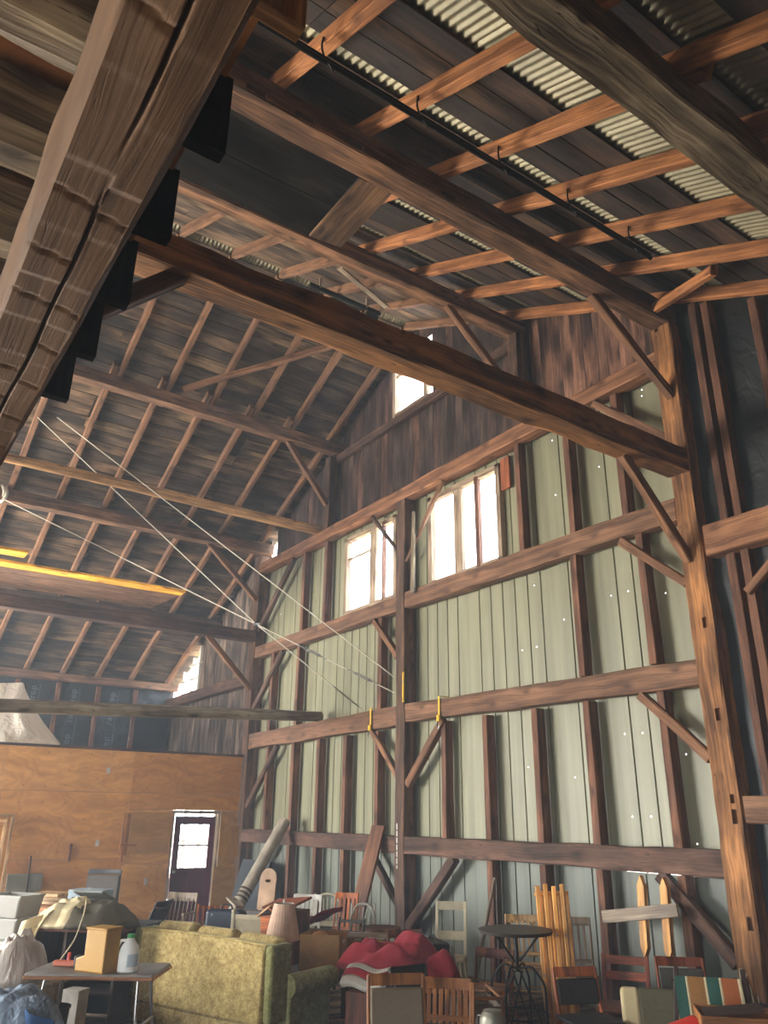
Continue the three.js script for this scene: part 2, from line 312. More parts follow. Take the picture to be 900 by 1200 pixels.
{
  const boardRow = (sd, x, wid, mats) => {
    let z = -0.4; const k0 = Math.floor(rr(0, 3));
    for (let k = k0; z < 8.5; k++) { const l = [2.1, 3.2, 4.1][k % 3], p = roofPt(sd * x, 0.165 + rr(-0.003, 0.003), z + l / 2); const m = part(ceiling, 'roof_board', box(wid - rr(0.006, 0.02), 0.024, l - 0.008, 2), pick(mats), p.x, p.y, p.z); m.rotation.z = -sd * TH; z += l; }
  };
  for (let i = 0; i < 50; i++) { const w = 0.27; boardRow(-1, (0.02 + (i + 0.5) * w) * CS, w, M.roof); }
  const runs = [[0.05, 1.62], [1.86, 3.24], [3.42, 4.36], [4.56, 5.02], [5.14, 6.34], [6.54, 7.4], [7.88, 8.58], [8.98, 12.2]];
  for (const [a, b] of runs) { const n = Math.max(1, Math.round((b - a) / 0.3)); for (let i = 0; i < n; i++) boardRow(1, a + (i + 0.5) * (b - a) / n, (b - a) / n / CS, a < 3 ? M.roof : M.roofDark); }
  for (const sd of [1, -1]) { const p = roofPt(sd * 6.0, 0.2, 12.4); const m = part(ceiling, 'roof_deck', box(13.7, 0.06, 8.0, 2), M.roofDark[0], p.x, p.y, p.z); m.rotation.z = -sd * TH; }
  const RZ = [0.0, 0.95, 1.87, 2.8, 3.73, 4.68, 5.64, 6.58, 7.5];
  for (const z of RZ) {
    const e = z === 0 ? 0 : 0.13;
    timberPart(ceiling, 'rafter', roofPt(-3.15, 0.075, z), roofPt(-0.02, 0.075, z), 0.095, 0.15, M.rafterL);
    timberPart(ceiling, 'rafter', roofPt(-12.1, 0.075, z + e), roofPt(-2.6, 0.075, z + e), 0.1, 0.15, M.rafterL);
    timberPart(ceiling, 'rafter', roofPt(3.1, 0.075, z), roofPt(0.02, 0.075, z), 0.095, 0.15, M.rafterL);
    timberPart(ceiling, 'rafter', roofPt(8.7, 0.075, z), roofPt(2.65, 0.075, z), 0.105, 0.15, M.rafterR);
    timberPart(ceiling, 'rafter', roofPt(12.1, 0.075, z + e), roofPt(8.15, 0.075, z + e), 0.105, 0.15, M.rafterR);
  }
}

// ------------------------------------------------------------------ gable wall
const WIN = { a: [-2.38, -0.55, 5.76, 7.42], b: [0.42, 2.3, 5.74, 7.42], top: [-0.7, 0.42, 9.5, 10.86], low: [-10.9, -7.9, 0.5, 2.4] };
const wallBack = structure('wall_back', 'barn gable wall of ribbed metal sheets, old boards and black plastic', 'wall');
function ribbed(x0, x1, y0, y1, holes = []) { // ribbed steel seen from inside: flat pans, narrow ribs bent outwards
  const pts = [], P = 0.27, gw = 0.012;
  let s = Math.ceil((x0 + 0.03) / P) * P; pts.push([x0, 0]);
  for (; s < x1 - 0.03; s += P) pts.push([s - gw, 0], [s - gw * 0.5, -0.03], [s + gw * 0.5, -0.03], [s + gw, 0]);
  pts.push([x1, 0]);
  const sh = new THREE.Shape(); pts.forEach(([x, z], i) => (i ? sh.lineTo(x, -z) : sh.moveTo(x, -z)));
  for (let i = pts.length - 1; i >= 0; i--) sh.lineTo(pts[i][0], -pts[i][1] + 0.003);
  let g = new THREE.ExtrudeGeometry(sh, { depth: y1 - y0, bevelEnabled: false }); g.rotateX(-Math.PI / 2); g.translate(0, y0, 0);
  const mine = holes.filter((h) => h.x > x0 + 0.03 && h.x < x1 - 0.03 && h.y > y0 + 0.05 && h.y < y1 - 0.05 && Math.abs(h.x / P - Math.round(h.x / P)) * P > 0.03);
  g = uvBox(g, 1, [x0, 0]);
  if (mine.length) {
    let br = new Brush(g); br.updateMatrixWorld(); const ev = new Evaluator(); ev.useGroups = false;
    for (const h of mine) { const c = new Brush(uvBox(new THREE.CylinderGeometry(0.0085, 0.0085, 0.1, 8), 1)); c.rotation.x = Math.PI / 2; c.position.set(h.x, h.y, 0); c.updateMatrixWorld(); br = ev.evaluate(br, c, SUBTRACTION); br.updateMatrixWorld(); }
    g = br.geometry;
  }
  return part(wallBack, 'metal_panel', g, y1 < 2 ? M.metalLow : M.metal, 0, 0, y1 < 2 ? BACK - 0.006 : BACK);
}
{
  const holes = [[661, 726], [612, 762], [629, 758], [732, 860], [753, 859], [804, 884], [619, 899], [674, 911], [741, 957], [763, 957], [817, 989], [702, 547], [716, 698], [736, 693], [780, 695], [647, 516], [651, 580], [752, 457], [752, 464], [626, 686], [413, 788], [439, 806], [329, 720]].map(([a, b]) => onZ(a, b, BACK)).map((h) => { const P = 0.27, k = Math.round(h.x / P) * P; if (Math.abs(h.x - k) < 0.035) h.x = k + 0.036; return h; });
  const top = 7.72, [a, b, c, d] = [WIN.a[0], WIN.a[1], WIN.b[0], WIN.b[1]];
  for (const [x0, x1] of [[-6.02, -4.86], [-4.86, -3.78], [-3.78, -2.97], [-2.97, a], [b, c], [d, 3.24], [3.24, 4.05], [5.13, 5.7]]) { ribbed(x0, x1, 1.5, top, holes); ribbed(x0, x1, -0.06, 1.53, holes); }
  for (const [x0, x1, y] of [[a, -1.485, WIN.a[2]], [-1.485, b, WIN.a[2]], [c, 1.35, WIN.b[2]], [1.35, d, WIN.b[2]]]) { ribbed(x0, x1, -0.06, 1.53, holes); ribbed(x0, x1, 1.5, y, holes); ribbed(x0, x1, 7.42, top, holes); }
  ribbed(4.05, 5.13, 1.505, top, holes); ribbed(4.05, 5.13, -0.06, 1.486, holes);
  // old upright boards above the tie beam, round the ridge window
  const bd = (x, w, y0, y1, mats, slant) => { if (y1 - y0 > 0.05) {
    const g = box(w - rr(0.002, 0.005), y1 - y0, 0.025, 1), q = g.attributes.position, cy = (y0 + y1) / 2;
    if (slant) { for (let i = 0; i < q.count; i++) if (q.getY(i) > 0) q.setY(i, roofY(x + q.getX(i)) + 0.21 - cy); g.computeVertexNormals(); }
    part(wallBack, 'wall_board', g, pick(mats), x, cy, BACK + rr(-0.006, 0.006));
  } };
  for (let i = 0; i < 54; i++) {
    const w = 0.214, x = -5.7 + (i + 0.5) * w, yt = roofY(Math.abs(x) + w / 2) + 0.225, mats = x > 3.0 ? M.gableRed : M.gable, T = WIN.top;
    if (x > T[0] - w / 2 && x < T[1] + w / 2) { bd(x, w, 7.7, T[2], mats); bd(x, w, Math.max(T[3], 10.9), yt, mats, true); } else bd(x, w, 7.7, yt, mats, true);
  }
  for (let i = 0; i < 29; i++) { // left aisle, round its two windows
    const w = 0.214, x = -5.98 - (i + 0.5) * w, yt = roofY(Math.abs(x) + w / 2) + 0.225, L = WIN.low;
    const up = x < -9.95 ? 5.12 : yt;
    if (x > L[0] && x < L[1]) { bd(x, w, 0, L[2], M.grey); bd(x, w, L[3], up, M.grey, up === yt); } else bd(x, w, 0, up, M.grey, up === yt);
  }
  // black plastic over the right aisle
  const tarp = (x0, x1, s) => part(wallBack, 'plastic_sheet', sheet((u, v) => { const x = lerp(x0, x1, u), yt = roofY(x) + 0.12; return V(x, lerp(0, yt, v), -0.2 + 0.05 * (n3(u * 3 + s, v * 9, s) - 0.5) + 0.05 * (n3(u * 7 + v * 6 + s, v * 14, s + 1) - 0.5)); }, 26, 90, 0.004), M.tarp);
  tarp(5.75, 8.9, 3); tarp(8.88, 12.1, 9);
  part(wallBack, 'backing_board', box(6.3, 5.3, 0.03), M.grey[1], 8.9, 2.65, BACK - 0.05);
  const st = (x, y0, y1, w = 0.11, z = -0.16) => timberPart(wallBack, 'stud', V(x, y0, z), V(x, y1, z), w, 0.16, M.stud, { step: 0.5 });
  for (const x of [0.91, 1.88, 2.89, 3.82, 4.95]) { st(x, 1.76, 3.46); if (x > 1) st(x, 0, 1.5); }
  for (const x of [3.8, 4.9]) st(x, 3.78, 5.45);
  for (const x of [2.84, 3.84, 4.74]) st(x, 5.7, 7.5);
  for (const x of [-5.12, -3.98, -2.95, -1.98, -0.93]) { st(x, 1.76, 3.44); if (x > -5 && x < -1) st(x, 0, 1.5); }
  for (const x of [-5.16, -3.96, -0.88]) st(x, 3.74, 5.5);
  for (const x of [-3.9, -2.95]) st(x, 5.7, 7.5);
  for (const x of [6.1, 6.27, 6.86, 7.7, 8.6]) st(x, 0, roofY(x) - 0.02, 0.1, -0.12);
}
function windowFrame(name, label, [x0, x1, y0, y1], mullions, rails, o = {}) {
  const g = structure(name, label, 'window'), z = BACK + 0.04, t = o.t ?? 0.1, fm = o.mat ?? M.frame;
  const w = x1 - x0, h = y1 - y0, cx = (x0 + x1) / 2, cy = (y0 + y1) / 2;
  part(g, 'window_frame', merge([shift(rbox(t, h, 0.12, 0.008), x0 + t / 2, cy, z), shift(rbox(t, h, 0.12, 0.008), x1 - t / 2, cy, z), shift(rbox(w, t, 0.12, 0.008), cx, y1 - t / 2, z), shift(rbox(w, t, 0.12, 0.008), cx, y0 + t / 2, z)]), fm);
  for (const [x, mw] of mullions) part(g, 'mullion', rbox(mw, h - t, 0.08, 0.006), mw < 0.1 ? M.stud : fm, x, cy, z + (mw < 0.1 ? 0.03 : 0));
  for (const [y, xa, xb] of rails) part(g, 'rail', rbox(xb - xa, 0.035, 0.05, 0.004), fm, (xa + xb) / 2, y, z);
  const xs = [x0 + t, ...mullions.filter((m) => m[1] > 0.06).map((m) => m[0]), x1 - t];
  for (let i = 0; i + 1 < xs.length; i++) part(g, 'pane', box(xs[i + 1] - xs[i] - 0.01, h - 2 * t, 0.004), M.glass, (xs[i] + xs[i + 1]) / 2, cy, z - 0.03);
  return g;
}
windowFrame('window_1', 'tall bright window beside the central post, braced by a crooked limb', WIN.a, [[-1.36, 0.2], [-0.98, 0.04]], [[6.95, -2.3, -1.36]]);
windowFrame('window_2', 'tall bright window with a wide pale mullion and red timber at its corner', WIN.b, [[1.22, 0.2], [1.74, 0.09]], []);
windowFrame('window_3', 'small bright window under the ridge', WIN.top, [], [[10.45, -0.68, 0.4]], { t: 0.09 });
{
  const g = structure('window_4', 'slanted bright window under the low eave with white bars', 'window');
  const z = BACK + 0.02, yb = 5.12, pl = (x) => roofY(x) + 0.1;
  part(g, 'window_frame', merge([shift(rbox(0.08, pl(-9.95) - yb, 0.1), -9.95, (pl(-9.95) + yb) / 2, z), shift(rbox(2.0, 0.08, 0.1), -10.9, yb, z)]), M.white);
  for (const x of [-10.5, -11.15]) part(g, 'muntin', rbox(0.06, pl(x) - yb, 0.05), M.white, x, (pl(x) + yb) / 2, z);
  for (const y of [5.55, 5.95]) part(g, 'muntin', rbox(y > 5.7 ? 0.9 : 1.6, 0.05, 0.05), M.white, y > 5.7 ? -10.3 : -10.7, y, z);
  const s = new THREE.Shape(); s.moveTo(-9.98, yb); s.lineTo(-9.98, pl(-9.98)); s.lineTo(-11.95, pl(-11.95)); s.lineTo(-11.95, yb);
  part(g, 'pane', uvBox(new THREE.ExtrudeGeometry(s, { depth: 0.004, bevelEnabled: false }), 1), M.glass, 0, 0, z - 0.03);
}
windowFrame('window_5', 'wide bright window of the room behind the plum door', WIN.low, [[-9.9, 0.1], [-8.9, 0.1]], [[1.4, -10.8, -8]], { mat: M.white });

// ------------------------------------------------------------------ plywood partition with the plum door
const wallLeft = structure('wall_left', 'tall partition wall sheathed in orange plywood', 'wall');
{
  const X = -6.15, top = 3.25, dz0 = 0.42, dz1 = 1.5, dh = 2.06;
  const nail = (g) => g;
  const ply = (z0, z1, y0, y1, mat) => part(wallLeft, 'plywood_sheet', box(0.02, y1 - y0 - 0.006, z1 - z0 - 0.006, 2), mat ?? pick(M.ply), X + rr(-0.003, 0.003), (y0 + y1) / 2, (z0 + z1) / 2);
  ply(0.02, 2.44, 2.44, top); ply(2.44, 4.88, 2.44, top); ply(4.88, 7.3, 2.44, top);
  ply(0.02, 2.44, dh + 0.06, 2.44, M.ply[1]);
  ply(2.44, 4.88, 1.22, 2.44); ply(4.88, 7.3, 1.22, 2.44); ply(2.44, 4.88, 0, 1.22); ply(4.88, 7.3, 0, 1.22);
  ply(dz1, 2.44, 1.1, dh + 0.06, M.ply[2]); ply(dz1, 2.44, 0, 1.1);
  ply(0.02, dz0, 1.0, dh + 0.06, M.plyOld); ply(-0.02, dz0 + 0.08, 0, 1.02, M.plyOld);
  part(wallLeft, 'patch_panel', rbox(0.02, 0.78, 0.86, 0.003), M.plyOld, X + 0.022, 1.68, 1.98);
  part(wallLeft, 'patch_board', rbox(0.025, 0.78, 0.14, 0.003), wood('sawn', 0x9a6a3a), X + 0.022, 1.66, 2.46);
  part(wallLeft, 'patch_panel', rbox(0.02, 0.62, 0.46, 0.003), M.plyOld, X + 0.022, 1.5, 0.2);
  part(wallLeft, 'cap_rail', rbox(0.12, 0.05, 7.3, 0.004), M.girtDark, X - 0.03, top + 0.02, 3.65);
  // nail heads over battens, too small to count
  const heads = [], hg = new THREE.CylinderGeometry(0.011, 0.011, 0.006, 6); hg.rotateZ(Math.PI / 2);
  for (let z = 1.7; z < 7.2; z += 0.406) for (let y = 0.15; y < 3.2; y += 0.3) { if (rnd() < 0.25) continue; heads.push(hg.clone().translate(X + 0.012, y + rr(-0.03, 0.03), z + rr(-0.02, 0.02))); }
  tag(part(wallLeft, 'nail_heads', merge(heads), std({ color: 0x4a3018, roughness: 0.8 })), null, null, null, 'stuff');
  for (const [px, py] of [[127, 903], [114, 988], [171, 1033]]) { const p = onX(px, py, X + 0.013); part(wallLeft, 'outlet_plate', rbox(0.008, 0.11, 0.07, 0.003), M.white, p.x + 0.004, p.y, p.z); }
  const door = structure('door_1', 'plum painted panel door with a glazed upper half, ajar', 'door');
  door.position.set(X - 0.06, 0, 0.52);
  const L = 0.86, H = 2.0; // leaf along +z from the hinge
  const leaf = [shift(box(0.04, H, 0.12), 0, H / 2, 0.06), shift(box(0.04, H, 0.12), 0, H / 2, L - 0.06), shift(box(0.04, 0.16, L), 0, H - 0.08, L / 2), shift(box(0.04, 0.14, L), 0, 0.93, L / 2), shift(box(0.04, 0.24, L), 0, 0.12, L / 2), shift(box(0.04, 0.8, 0.1), 0, 0.5, L / 2)];
  const lf = part(door, 'door_leaf', merge(leaf), M.plum);
  for (const z of [0.24, L - 0.24]) part(lf, 'door_panel', rbox(0.02, 0.68, 0.3, 0.008), M.plum, 0, 0.52, z);
  part(lf, 'glazing_bar', rbox(0.035, 0.03, L - 0.2, 0.004), M.plum, 0, 1.43, L / 2);
  for (const y of [1.21, 1.63]) part(lf, 'pane', box(0.004, 0.4, L - 0.24), M.glass, 0, y, L / 2);
  part(lf, 'door_knob', shift(lathe([[0, 0.06], [0.026, 0.05], [0.03, 0.035], [0.012, 0.02], [0.012, 0], [0.03, 0]]), 0, 0, 0, 0, 0, -Math.PI / 2), M.steel, 0.02, 0.93, L - 0.06);
  lf.rotation.y = -0.1;
  part(door, 'door_jamb', rbox(0.1, 2.06, 0.05), M.frame, 0.02, 1.03, -0.06); part(door, 'door_jamb', rbox(0.1, 2.06, 0.05), M.frame, 0.02, 1.03, 0.96); part(door, 'door_head', rbox(0.1, 0.06, 1.06), M.frame, 0.02, 2.085, 0.45);
}
// eave wall beyond, with black building film between the studs and an open wagon door past the plywood room
const wallFar = structure('wall_far_left', 'low eave wall lined with black building film between studs', 'wall');
{
  const X = -11.85, D0 = 8.6, D1 = 13.8, DH = 4.5;
  const s = new THREE.BoxGeometry(0.1, 5.45, D0 - BACK); part(wallFar, 'wall_boarding', uvBox(s, 1), M.grey[1], X - 0.1, 2.72, (D0 + BACK) / 2);
  part(wallFar, 'wall_boarding', box(0.1, 5.45, FRONT - D1, 1), M.grey[1], X - 0.1, 2.72, (FRONT + D1) / 2);
  part(wallFar, 'wall_boarding', box(0.1, 5.45 - DH, D1 - D0, 1), M.grey[1], X - 0.1, (5.45 + DH) / 2, (D0 + D1) / 2);
  const filmMap = (() => { const c = document.createElement('canvas'); c.width = 256; c.height = 610; const x = c.getContext('2d'); x.fillStyle = '#262b2d'; x.fillRect(0, 0, 256, 610); x.fillStyle = '#5f686c'; x.font = 'bold 52px sans-serif'; x.save(); x.translate(120, 560); x.rotate(-Math.PI / 2); x.fillText('raindrop', 0, 0); x.fillText('raindrop', 290, 0); x.restore(); x.fillRect(140, 40, 3, 530); const t = new THREE.CanvasTexture(c); t.colorSpace = THREE.SRGBColorSpace; t.wrapS = t.wrapT = THREE.RepeatWrapping; t.repeat.set(1 / 1.05, 1 / 2.5); return t; })();
  const film = std({ map: filmMap, roughness: 0.4, bumpMap: wrinkle, bumpScale: 0.02 });
  const bays = [-0.2, 0.85, 1.9, 2.95, 3.98, 5.02, 6.1, 7.2];
  for (let i = 0; i + 1 < bays.length; i++) {
    const z0 = bays[i], z1 = bays[i + 1], fl = part(wallFar, 'film_sheet', sheet((u, v) => V(X + 0.03 + 0.05 * (n3(u * 3 + i * 9, v * 7, 40) - 0.5) + 0.03 * (n3(u * 8 + i * 5 + v * 5, v * 15, 41) - 0.5), lerp(2.9, 5.4, v), lerp(z1, z0, u)), 18, 36, 0.004), i > 0 && i < 4 ? film : M.tarp);
    if (i > 0 && i < 4) fl.userData.label = 'black film with faint upright lettering';
    timberPart(wallFar, 'stud', V(X + 0.09, 0, z1), V(X + 0.09, 5.3, z1), 0.1, 0.12, M.stud);
  }
  timberPart(wallFar, 'wall_plate', V(-11.62, 5.43, BACK), V(-11.62, 5.43, 8.5), 0.16, 0.2, M.girt);
}
const wallRight = structure('wall_right', 'boarded eave wall of the right aisle', 'wall');
part(wallRight, 'wall_boarding', box(0.1, 5.5, FRONT - BACK + 0.3, 1), M.grey[1], EAVE, 2.75, 7.9);
const wallFront = structure('wall_front', 'boarded gable wall at the other end of the barn', 'wall');
{
  const s = new THREE.Shape(); s.moveTo(-12, 0); s.lineTo(-8.7, 0); s.lineTo(-8.7, 4.8); s.lineTo(-2.1, 4.8); s.lineTo(-2.1, 0); s.lineTo(6.4, 0); s.lineTo(6.4, 3.6); s.lineTo(10, 3.6); s.lineTo(10, 0); s.lineTo(12, 0); s.lineTo(12, 5.45); s.lineTo(0, 11.3); s.lineTo(-12, 5.45); // open wagon doorway and a smaller one
  part(wallFront, 'wall_boarding', uvBox(new THREE.ExtrudeGeometry(s, { depth: 0.1, bevelEnabled: false }), 1), M.grey[1], 0, 0, FRONT);
}
// ================================================================== TIMBER FRAME
function mortised(geo, mat4, cuts, inv) { // cut sockets (world boxes) out of a timber laid by mat4
  let g = geo.toNonIndexed(); g.computeVertexNormals(); g = mergeVertices(g); g.applyMatrix4(mat4);
  let br = new Brush(g); br.updateMatrixWorld(); const ev = new Evaluator(); ev.useGroups = false;
  for (const [c, s] of cuts) { const b = new Brush(new THREE.BoxGeometry(...s)); b.position.copy(c); b.updateMatrixWorld(); br = ev.evaluate(br, b, SUBTRACTION); br.updateMatrixWorld(); }
  const out = br.geometry; out.applyMatrix4(mat4.clone().invert()); return out;
}
const mat4Of = (a, b) => frameOf(a, b).setPosition(a);
{
  // posts of the gable frame
  const a = V(5.655, 0, -0.14), b = V(5.655, 8.06, -0.14), m4 = mat4Of(a, b);
  const cuts = [[842, 837, 0.06, 0.13], [859, 936, 0.05, 0.09], [862, 957, 0.06, 0.14], [826, 729, 0.05, 0.12], [880, 1083, 0.06, 0.12], [770, 385, 0.05, 0.09], [797, 636, 0.04, 0.06]].map(([px, py, w, h]) => { const p = onZ(px, py, 0); return [V(p.x - 0.01, p.y, 0), [w, h, 0.12]]; });
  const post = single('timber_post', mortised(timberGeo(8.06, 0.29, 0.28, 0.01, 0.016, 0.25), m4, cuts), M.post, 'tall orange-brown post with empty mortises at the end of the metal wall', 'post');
  layTimber(post, a, b);
}
timber('timber_post', 'dark central post standing between the two tall windows', 'post', V(-0.15, 0, -0.13), V(-0.15, 7.54, -0.13), 0.25, 0.24, M.postDark, { rough: 0.012 });
timber('timber_post', 'dark post where the plywood wall meets the metal wall', 'post', V(-6.14, 0, -0.14), V(-6.14, 7.98, -0.14), 0.3, 0.27, M.postDark, { rough: 0.01 });
timber('timber_post', 'short post carrying the upper purlin beside the reddish gable boards', 'post', V(2.95, 7.76, -0.12), V(2.95, 9.44, -0.12), 0.22, 0.22, M.postDark);
timber('timber_post', 'short post carrying the purlin of the boarded slope above the cable end', 'post', V(-2.9, 7.76, -0.12), V(-2.9, 9.44, -0.12), 0.22, 0.22, M.postDark);
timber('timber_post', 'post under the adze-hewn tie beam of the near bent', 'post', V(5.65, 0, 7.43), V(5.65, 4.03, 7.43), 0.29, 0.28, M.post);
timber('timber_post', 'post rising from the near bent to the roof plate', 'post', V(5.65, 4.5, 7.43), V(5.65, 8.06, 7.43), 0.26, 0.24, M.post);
// tie beam and girts of the gable
const GZ = -0.12;
timber('tie_beam', 'long reddish tie beam above the two tall windows', 'beam', V(-6.0, 7.64, GZ), V(5.52, 7.64, GZ), 0.24, 0.23, M.tie, { rough: 0.008 });
const girt = (label, x0, y0, x1, y1, h, mat) => timber('girt', label, 'beam', V(x0, y0, GZ), V(x1, y1, GZ), 0.2, h, mat, { rough: 0.009 });
girt('girt forming the sill under the tall window with the crooked limb', -5.99, 5.58, -0.275, 5.58, 0.27, M.girt);
girt('girt forming the sill under the tall window with the red corner timber', -0.025, 5.59, 5.51, 5.56, 0.29, M.girt);
girt('middle girt carrying the end of the loose round log', -5.99, 3.58, -0.275, 3.64, 0.32, M.girt);
girt('middle girt with a yellow strap between central and mortised posts', -0.025, 3.66, 5.51, 3.6, 0.29, M.girt);
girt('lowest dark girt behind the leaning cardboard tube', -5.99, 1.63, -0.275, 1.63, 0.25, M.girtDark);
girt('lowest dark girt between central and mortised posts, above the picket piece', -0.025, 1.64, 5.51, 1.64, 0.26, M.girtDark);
girt('girt of the left aisle under the slanted eave window', -11.8, 4.98, -6.3, 5.02, 0.26, M.girtDark);
timber('girt', 'upper short girt beside the mortised post against the black plastic', 'beam', V(5.9, 5.02, -0.02), V(11.9, 5.02, -0.02), 0.22, 0.36, M.tie, { rough: 0.008 });
timber('girt', 'lower short girt beside the mortised post against the black plastic', 'beam', V(5.9, 2.16, -0.02), V(11.9, 2.16, -0.02), 0.22, 0.26, M.girt, { rough: 0.008 });
timber('girt', 'thin girt across the dark upper gable under the ridge window', 'beam', V(-2.78, 9.4, -0.2), V(2.84, 9.4, -0.2), 0.12, 0.16, M.girtDark);
// braces in the plane of the gable
const brace = (label, x0, y0, x1, y1, mat = M.brace, w = 0.1, d = 0.11, z = -0.09) => timber('brace', label, 'brace', V(x0, y0, z), V(x1, y1, z), w, d, mat, { rough: 0.006 });
brace('brace from tie beam down to the mortised post', 4.42, 7.5, 5.5, 6.5);
brace('brace under the window sill girt running to the mortised post', 4.62, 5.4, 5.5, 4.63);
brace('brace under the middle girt running to the mortised post', 4.68, 3.44, 5.5, 2.68);
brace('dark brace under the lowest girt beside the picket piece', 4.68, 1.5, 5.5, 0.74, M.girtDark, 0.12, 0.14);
brace('thin crooked brace crossing the window left of the central post from tie beam', -1.14, 7.5, -0.3, 6.6, M.girtDark, 0.07, 0.07, -0.05);
brace('pale brace crossing the window with the red corner, from tie beam to central post', 1.06, 7.5, 0, 6.3, M.girt, 0.06, 0.07, -0.05);
brace('brace under the sill girt of the crooked-limb window at the central post', -1.05, 5.42, -0.29, 4.64);
brace('brace under the strapped middle girt on the log side of the central post', -1.08, 3.46, -0.29, 2.68);
brace('brace under the yellow-strapped girt hook at the central post', 0.93, 3.48, -0.01, 2.53, M.brace, 0.11, 0.13);
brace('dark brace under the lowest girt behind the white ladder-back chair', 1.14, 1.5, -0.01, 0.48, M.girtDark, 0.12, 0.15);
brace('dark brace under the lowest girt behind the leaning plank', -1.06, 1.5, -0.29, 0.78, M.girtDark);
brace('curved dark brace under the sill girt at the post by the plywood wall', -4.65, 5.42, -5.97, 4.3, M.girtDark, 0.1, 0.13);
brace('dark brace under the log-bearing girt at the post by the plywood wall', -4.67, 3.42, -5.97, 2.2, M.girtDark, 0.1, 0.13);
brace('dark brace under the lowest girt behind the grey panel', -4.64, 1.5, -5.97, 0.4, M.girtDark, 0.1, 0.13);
brace('dark brace from the tie beam to the post by the plywood wall', -4.38, 7.5, -5.97, 6.1, M.girtDark, 0.1, 0.13);
brace('brace between the short upper girt and a stud of the right aisle', onZ(877, 686, -0.05).x, 4.35, onZ(877, 686, -0.05).x + 0.62, 4.84, M.brace, 0.1, 0.1, -0.03);
// long beams, plates and purlins running down the barn
{
  const a = V(5.65, 8.22, 7.9), b = V(5.65, 8.22, -0.28);
  const cuts = []; for (const [px, py] of [[300, 115], [357, 150], [415, 186], [527, 250], [622, 297], [663, 320]]) { const p = onX(px, py, 5.79); cuts.push([V(5.79, 8.14, p.z), [0.1, 0.07, 0.2]]); }
  const m4 = mat4Of(a, b), m = single('roof_plate', mortised(timberGeo(a.distanceTo(b), 0.28, 0.28, 0.009, 0.016, 0.3), m4, cuts), M.plate, 'roof plate with a row of empty mortises over the tall post', 'beam'); layTimber(m, a, b);
}
timber('long_beam', 'heavy beam lit orange underneath, running into the mortised post', 'beam', V(5.65, 6.1, 7.35), V(5.65, 6.1, 0.01), 0.28, 0.3, M.beam, { rough: 0.014 });
timber('purlin', 'upper purlin between ridge and mortised plate, ending at the short post', 'beam', V(2.87, 9.6, 7.9), V(2.87, 9.6, -0.28), 0.24, 0.27, M.plate);
timber('purlin', 'weathered lower purlin carrying the orange rafters above the corrugated strips', 'beam', V(8.42, 6.9, 8.0), V(8.42, 6.9, -0.25), 0.3, 0.3, M.greyLog, { rough: 0.014 });
timber('purlin', 'purlin of the boarded slope where the rafters are spliced', 'beam', V(-2.76, 9.6, 7.9), V(-2.76, 9.6, -0.28), 0.22, 0.25, M.plate);
timber('roof_plate', 'roof plate of the boarded slope with the cable knotted to it', 'beam', V(-5.96, 8.12, 7.9), V(-5.96, 8.12, -0.28), 0.26, 0.26, M.plate);
timber('long_beam', 'beam below the boarded slope, ending at the post by the plywood wall', 'beam', V(-6.05, 5.96, 7.9), V(-6.05, 5.96, 0.01), 0.26, 0.27, M.girtDark, { rough: 0.01 });
timber('purlin', 'lower purlin of the boarded slope over the left aisle', 'beam', V(-8.75, 6.76, 7.9), V(-8.75, 6.76, -0.28), 0.2, 0.24, M.girtDark);
timber('tie_beam', 'tie beam of the near bent that carries the loose planks', 'beam', V(-5.9, 6.06, 7.43), V(5.5, 6.06, 7.43), 0.26, 0.28, M.girtDark);
// braces along the barn
const braceZ = (label, a, b, mat = M.brace, w = 0.1, d = 0.12) => timber('brace', label, 'brace', a, b, w, d, mat, { rough: 0.006 });
braceZ('brace dropping from the orange-lit beam to the mortised post', V(5.6, 5.96, 0.98), V(5.6, 4.88, -0.02));
braceZ('brace dropping from the mortised roof plate to its post', V(5.55, 8.1, 1.2), V(5.68, 7.02, -0.02));
braceZ('brace dropping from the upper purlin to the short post by the red boards', V(2.9, 9.48, 1.3), V(2.9, 8.36, 0));
braceZ('brace dropping from the spliced purlin to its short gable post', V(-2.8, 9.5, 1.05), V(-2.85, 8.3, 0));
braceZ('brace dropping from the cable plate to the post by the plywood wall', V(-6.0, 8.02, 1.35), V(-6.05, 6.85, 0));
braceZ('brace under the dark beam at the post by the plywood wall', V(-6.05, 5.85, 1.15), V(-6.05, 4.75, 0));
braceZ('pale-edged dark brace from the orange-lit beam to the near bent post', V(5.65, 6.0, 6.3), V(5.65, 5.0, 7.3), M.girtDark, 0.12, 0.14);
braceZ('orange strut from the mortised post top out to the rafters', onZ(748, 374, 0.06), onRoof(837, 317, 0.06), M.rafterR, 0.1, 0.11);
{ const a = onRoof(215, 456, 0.1, -1), b = onRoof(396, 403, 0.12, -1); braceZ('long diagonal wind brace under the boarded roof slope', a, b, M.brace, 0.12, 0.1); }
{ const a = onRoof(398, 314, 0.1), b = onRoof(453, 360, 0.1); braceZ('pale thin board nailed under the rafters by the ridge', a, b, M.frame, 0.1, 0.03); }

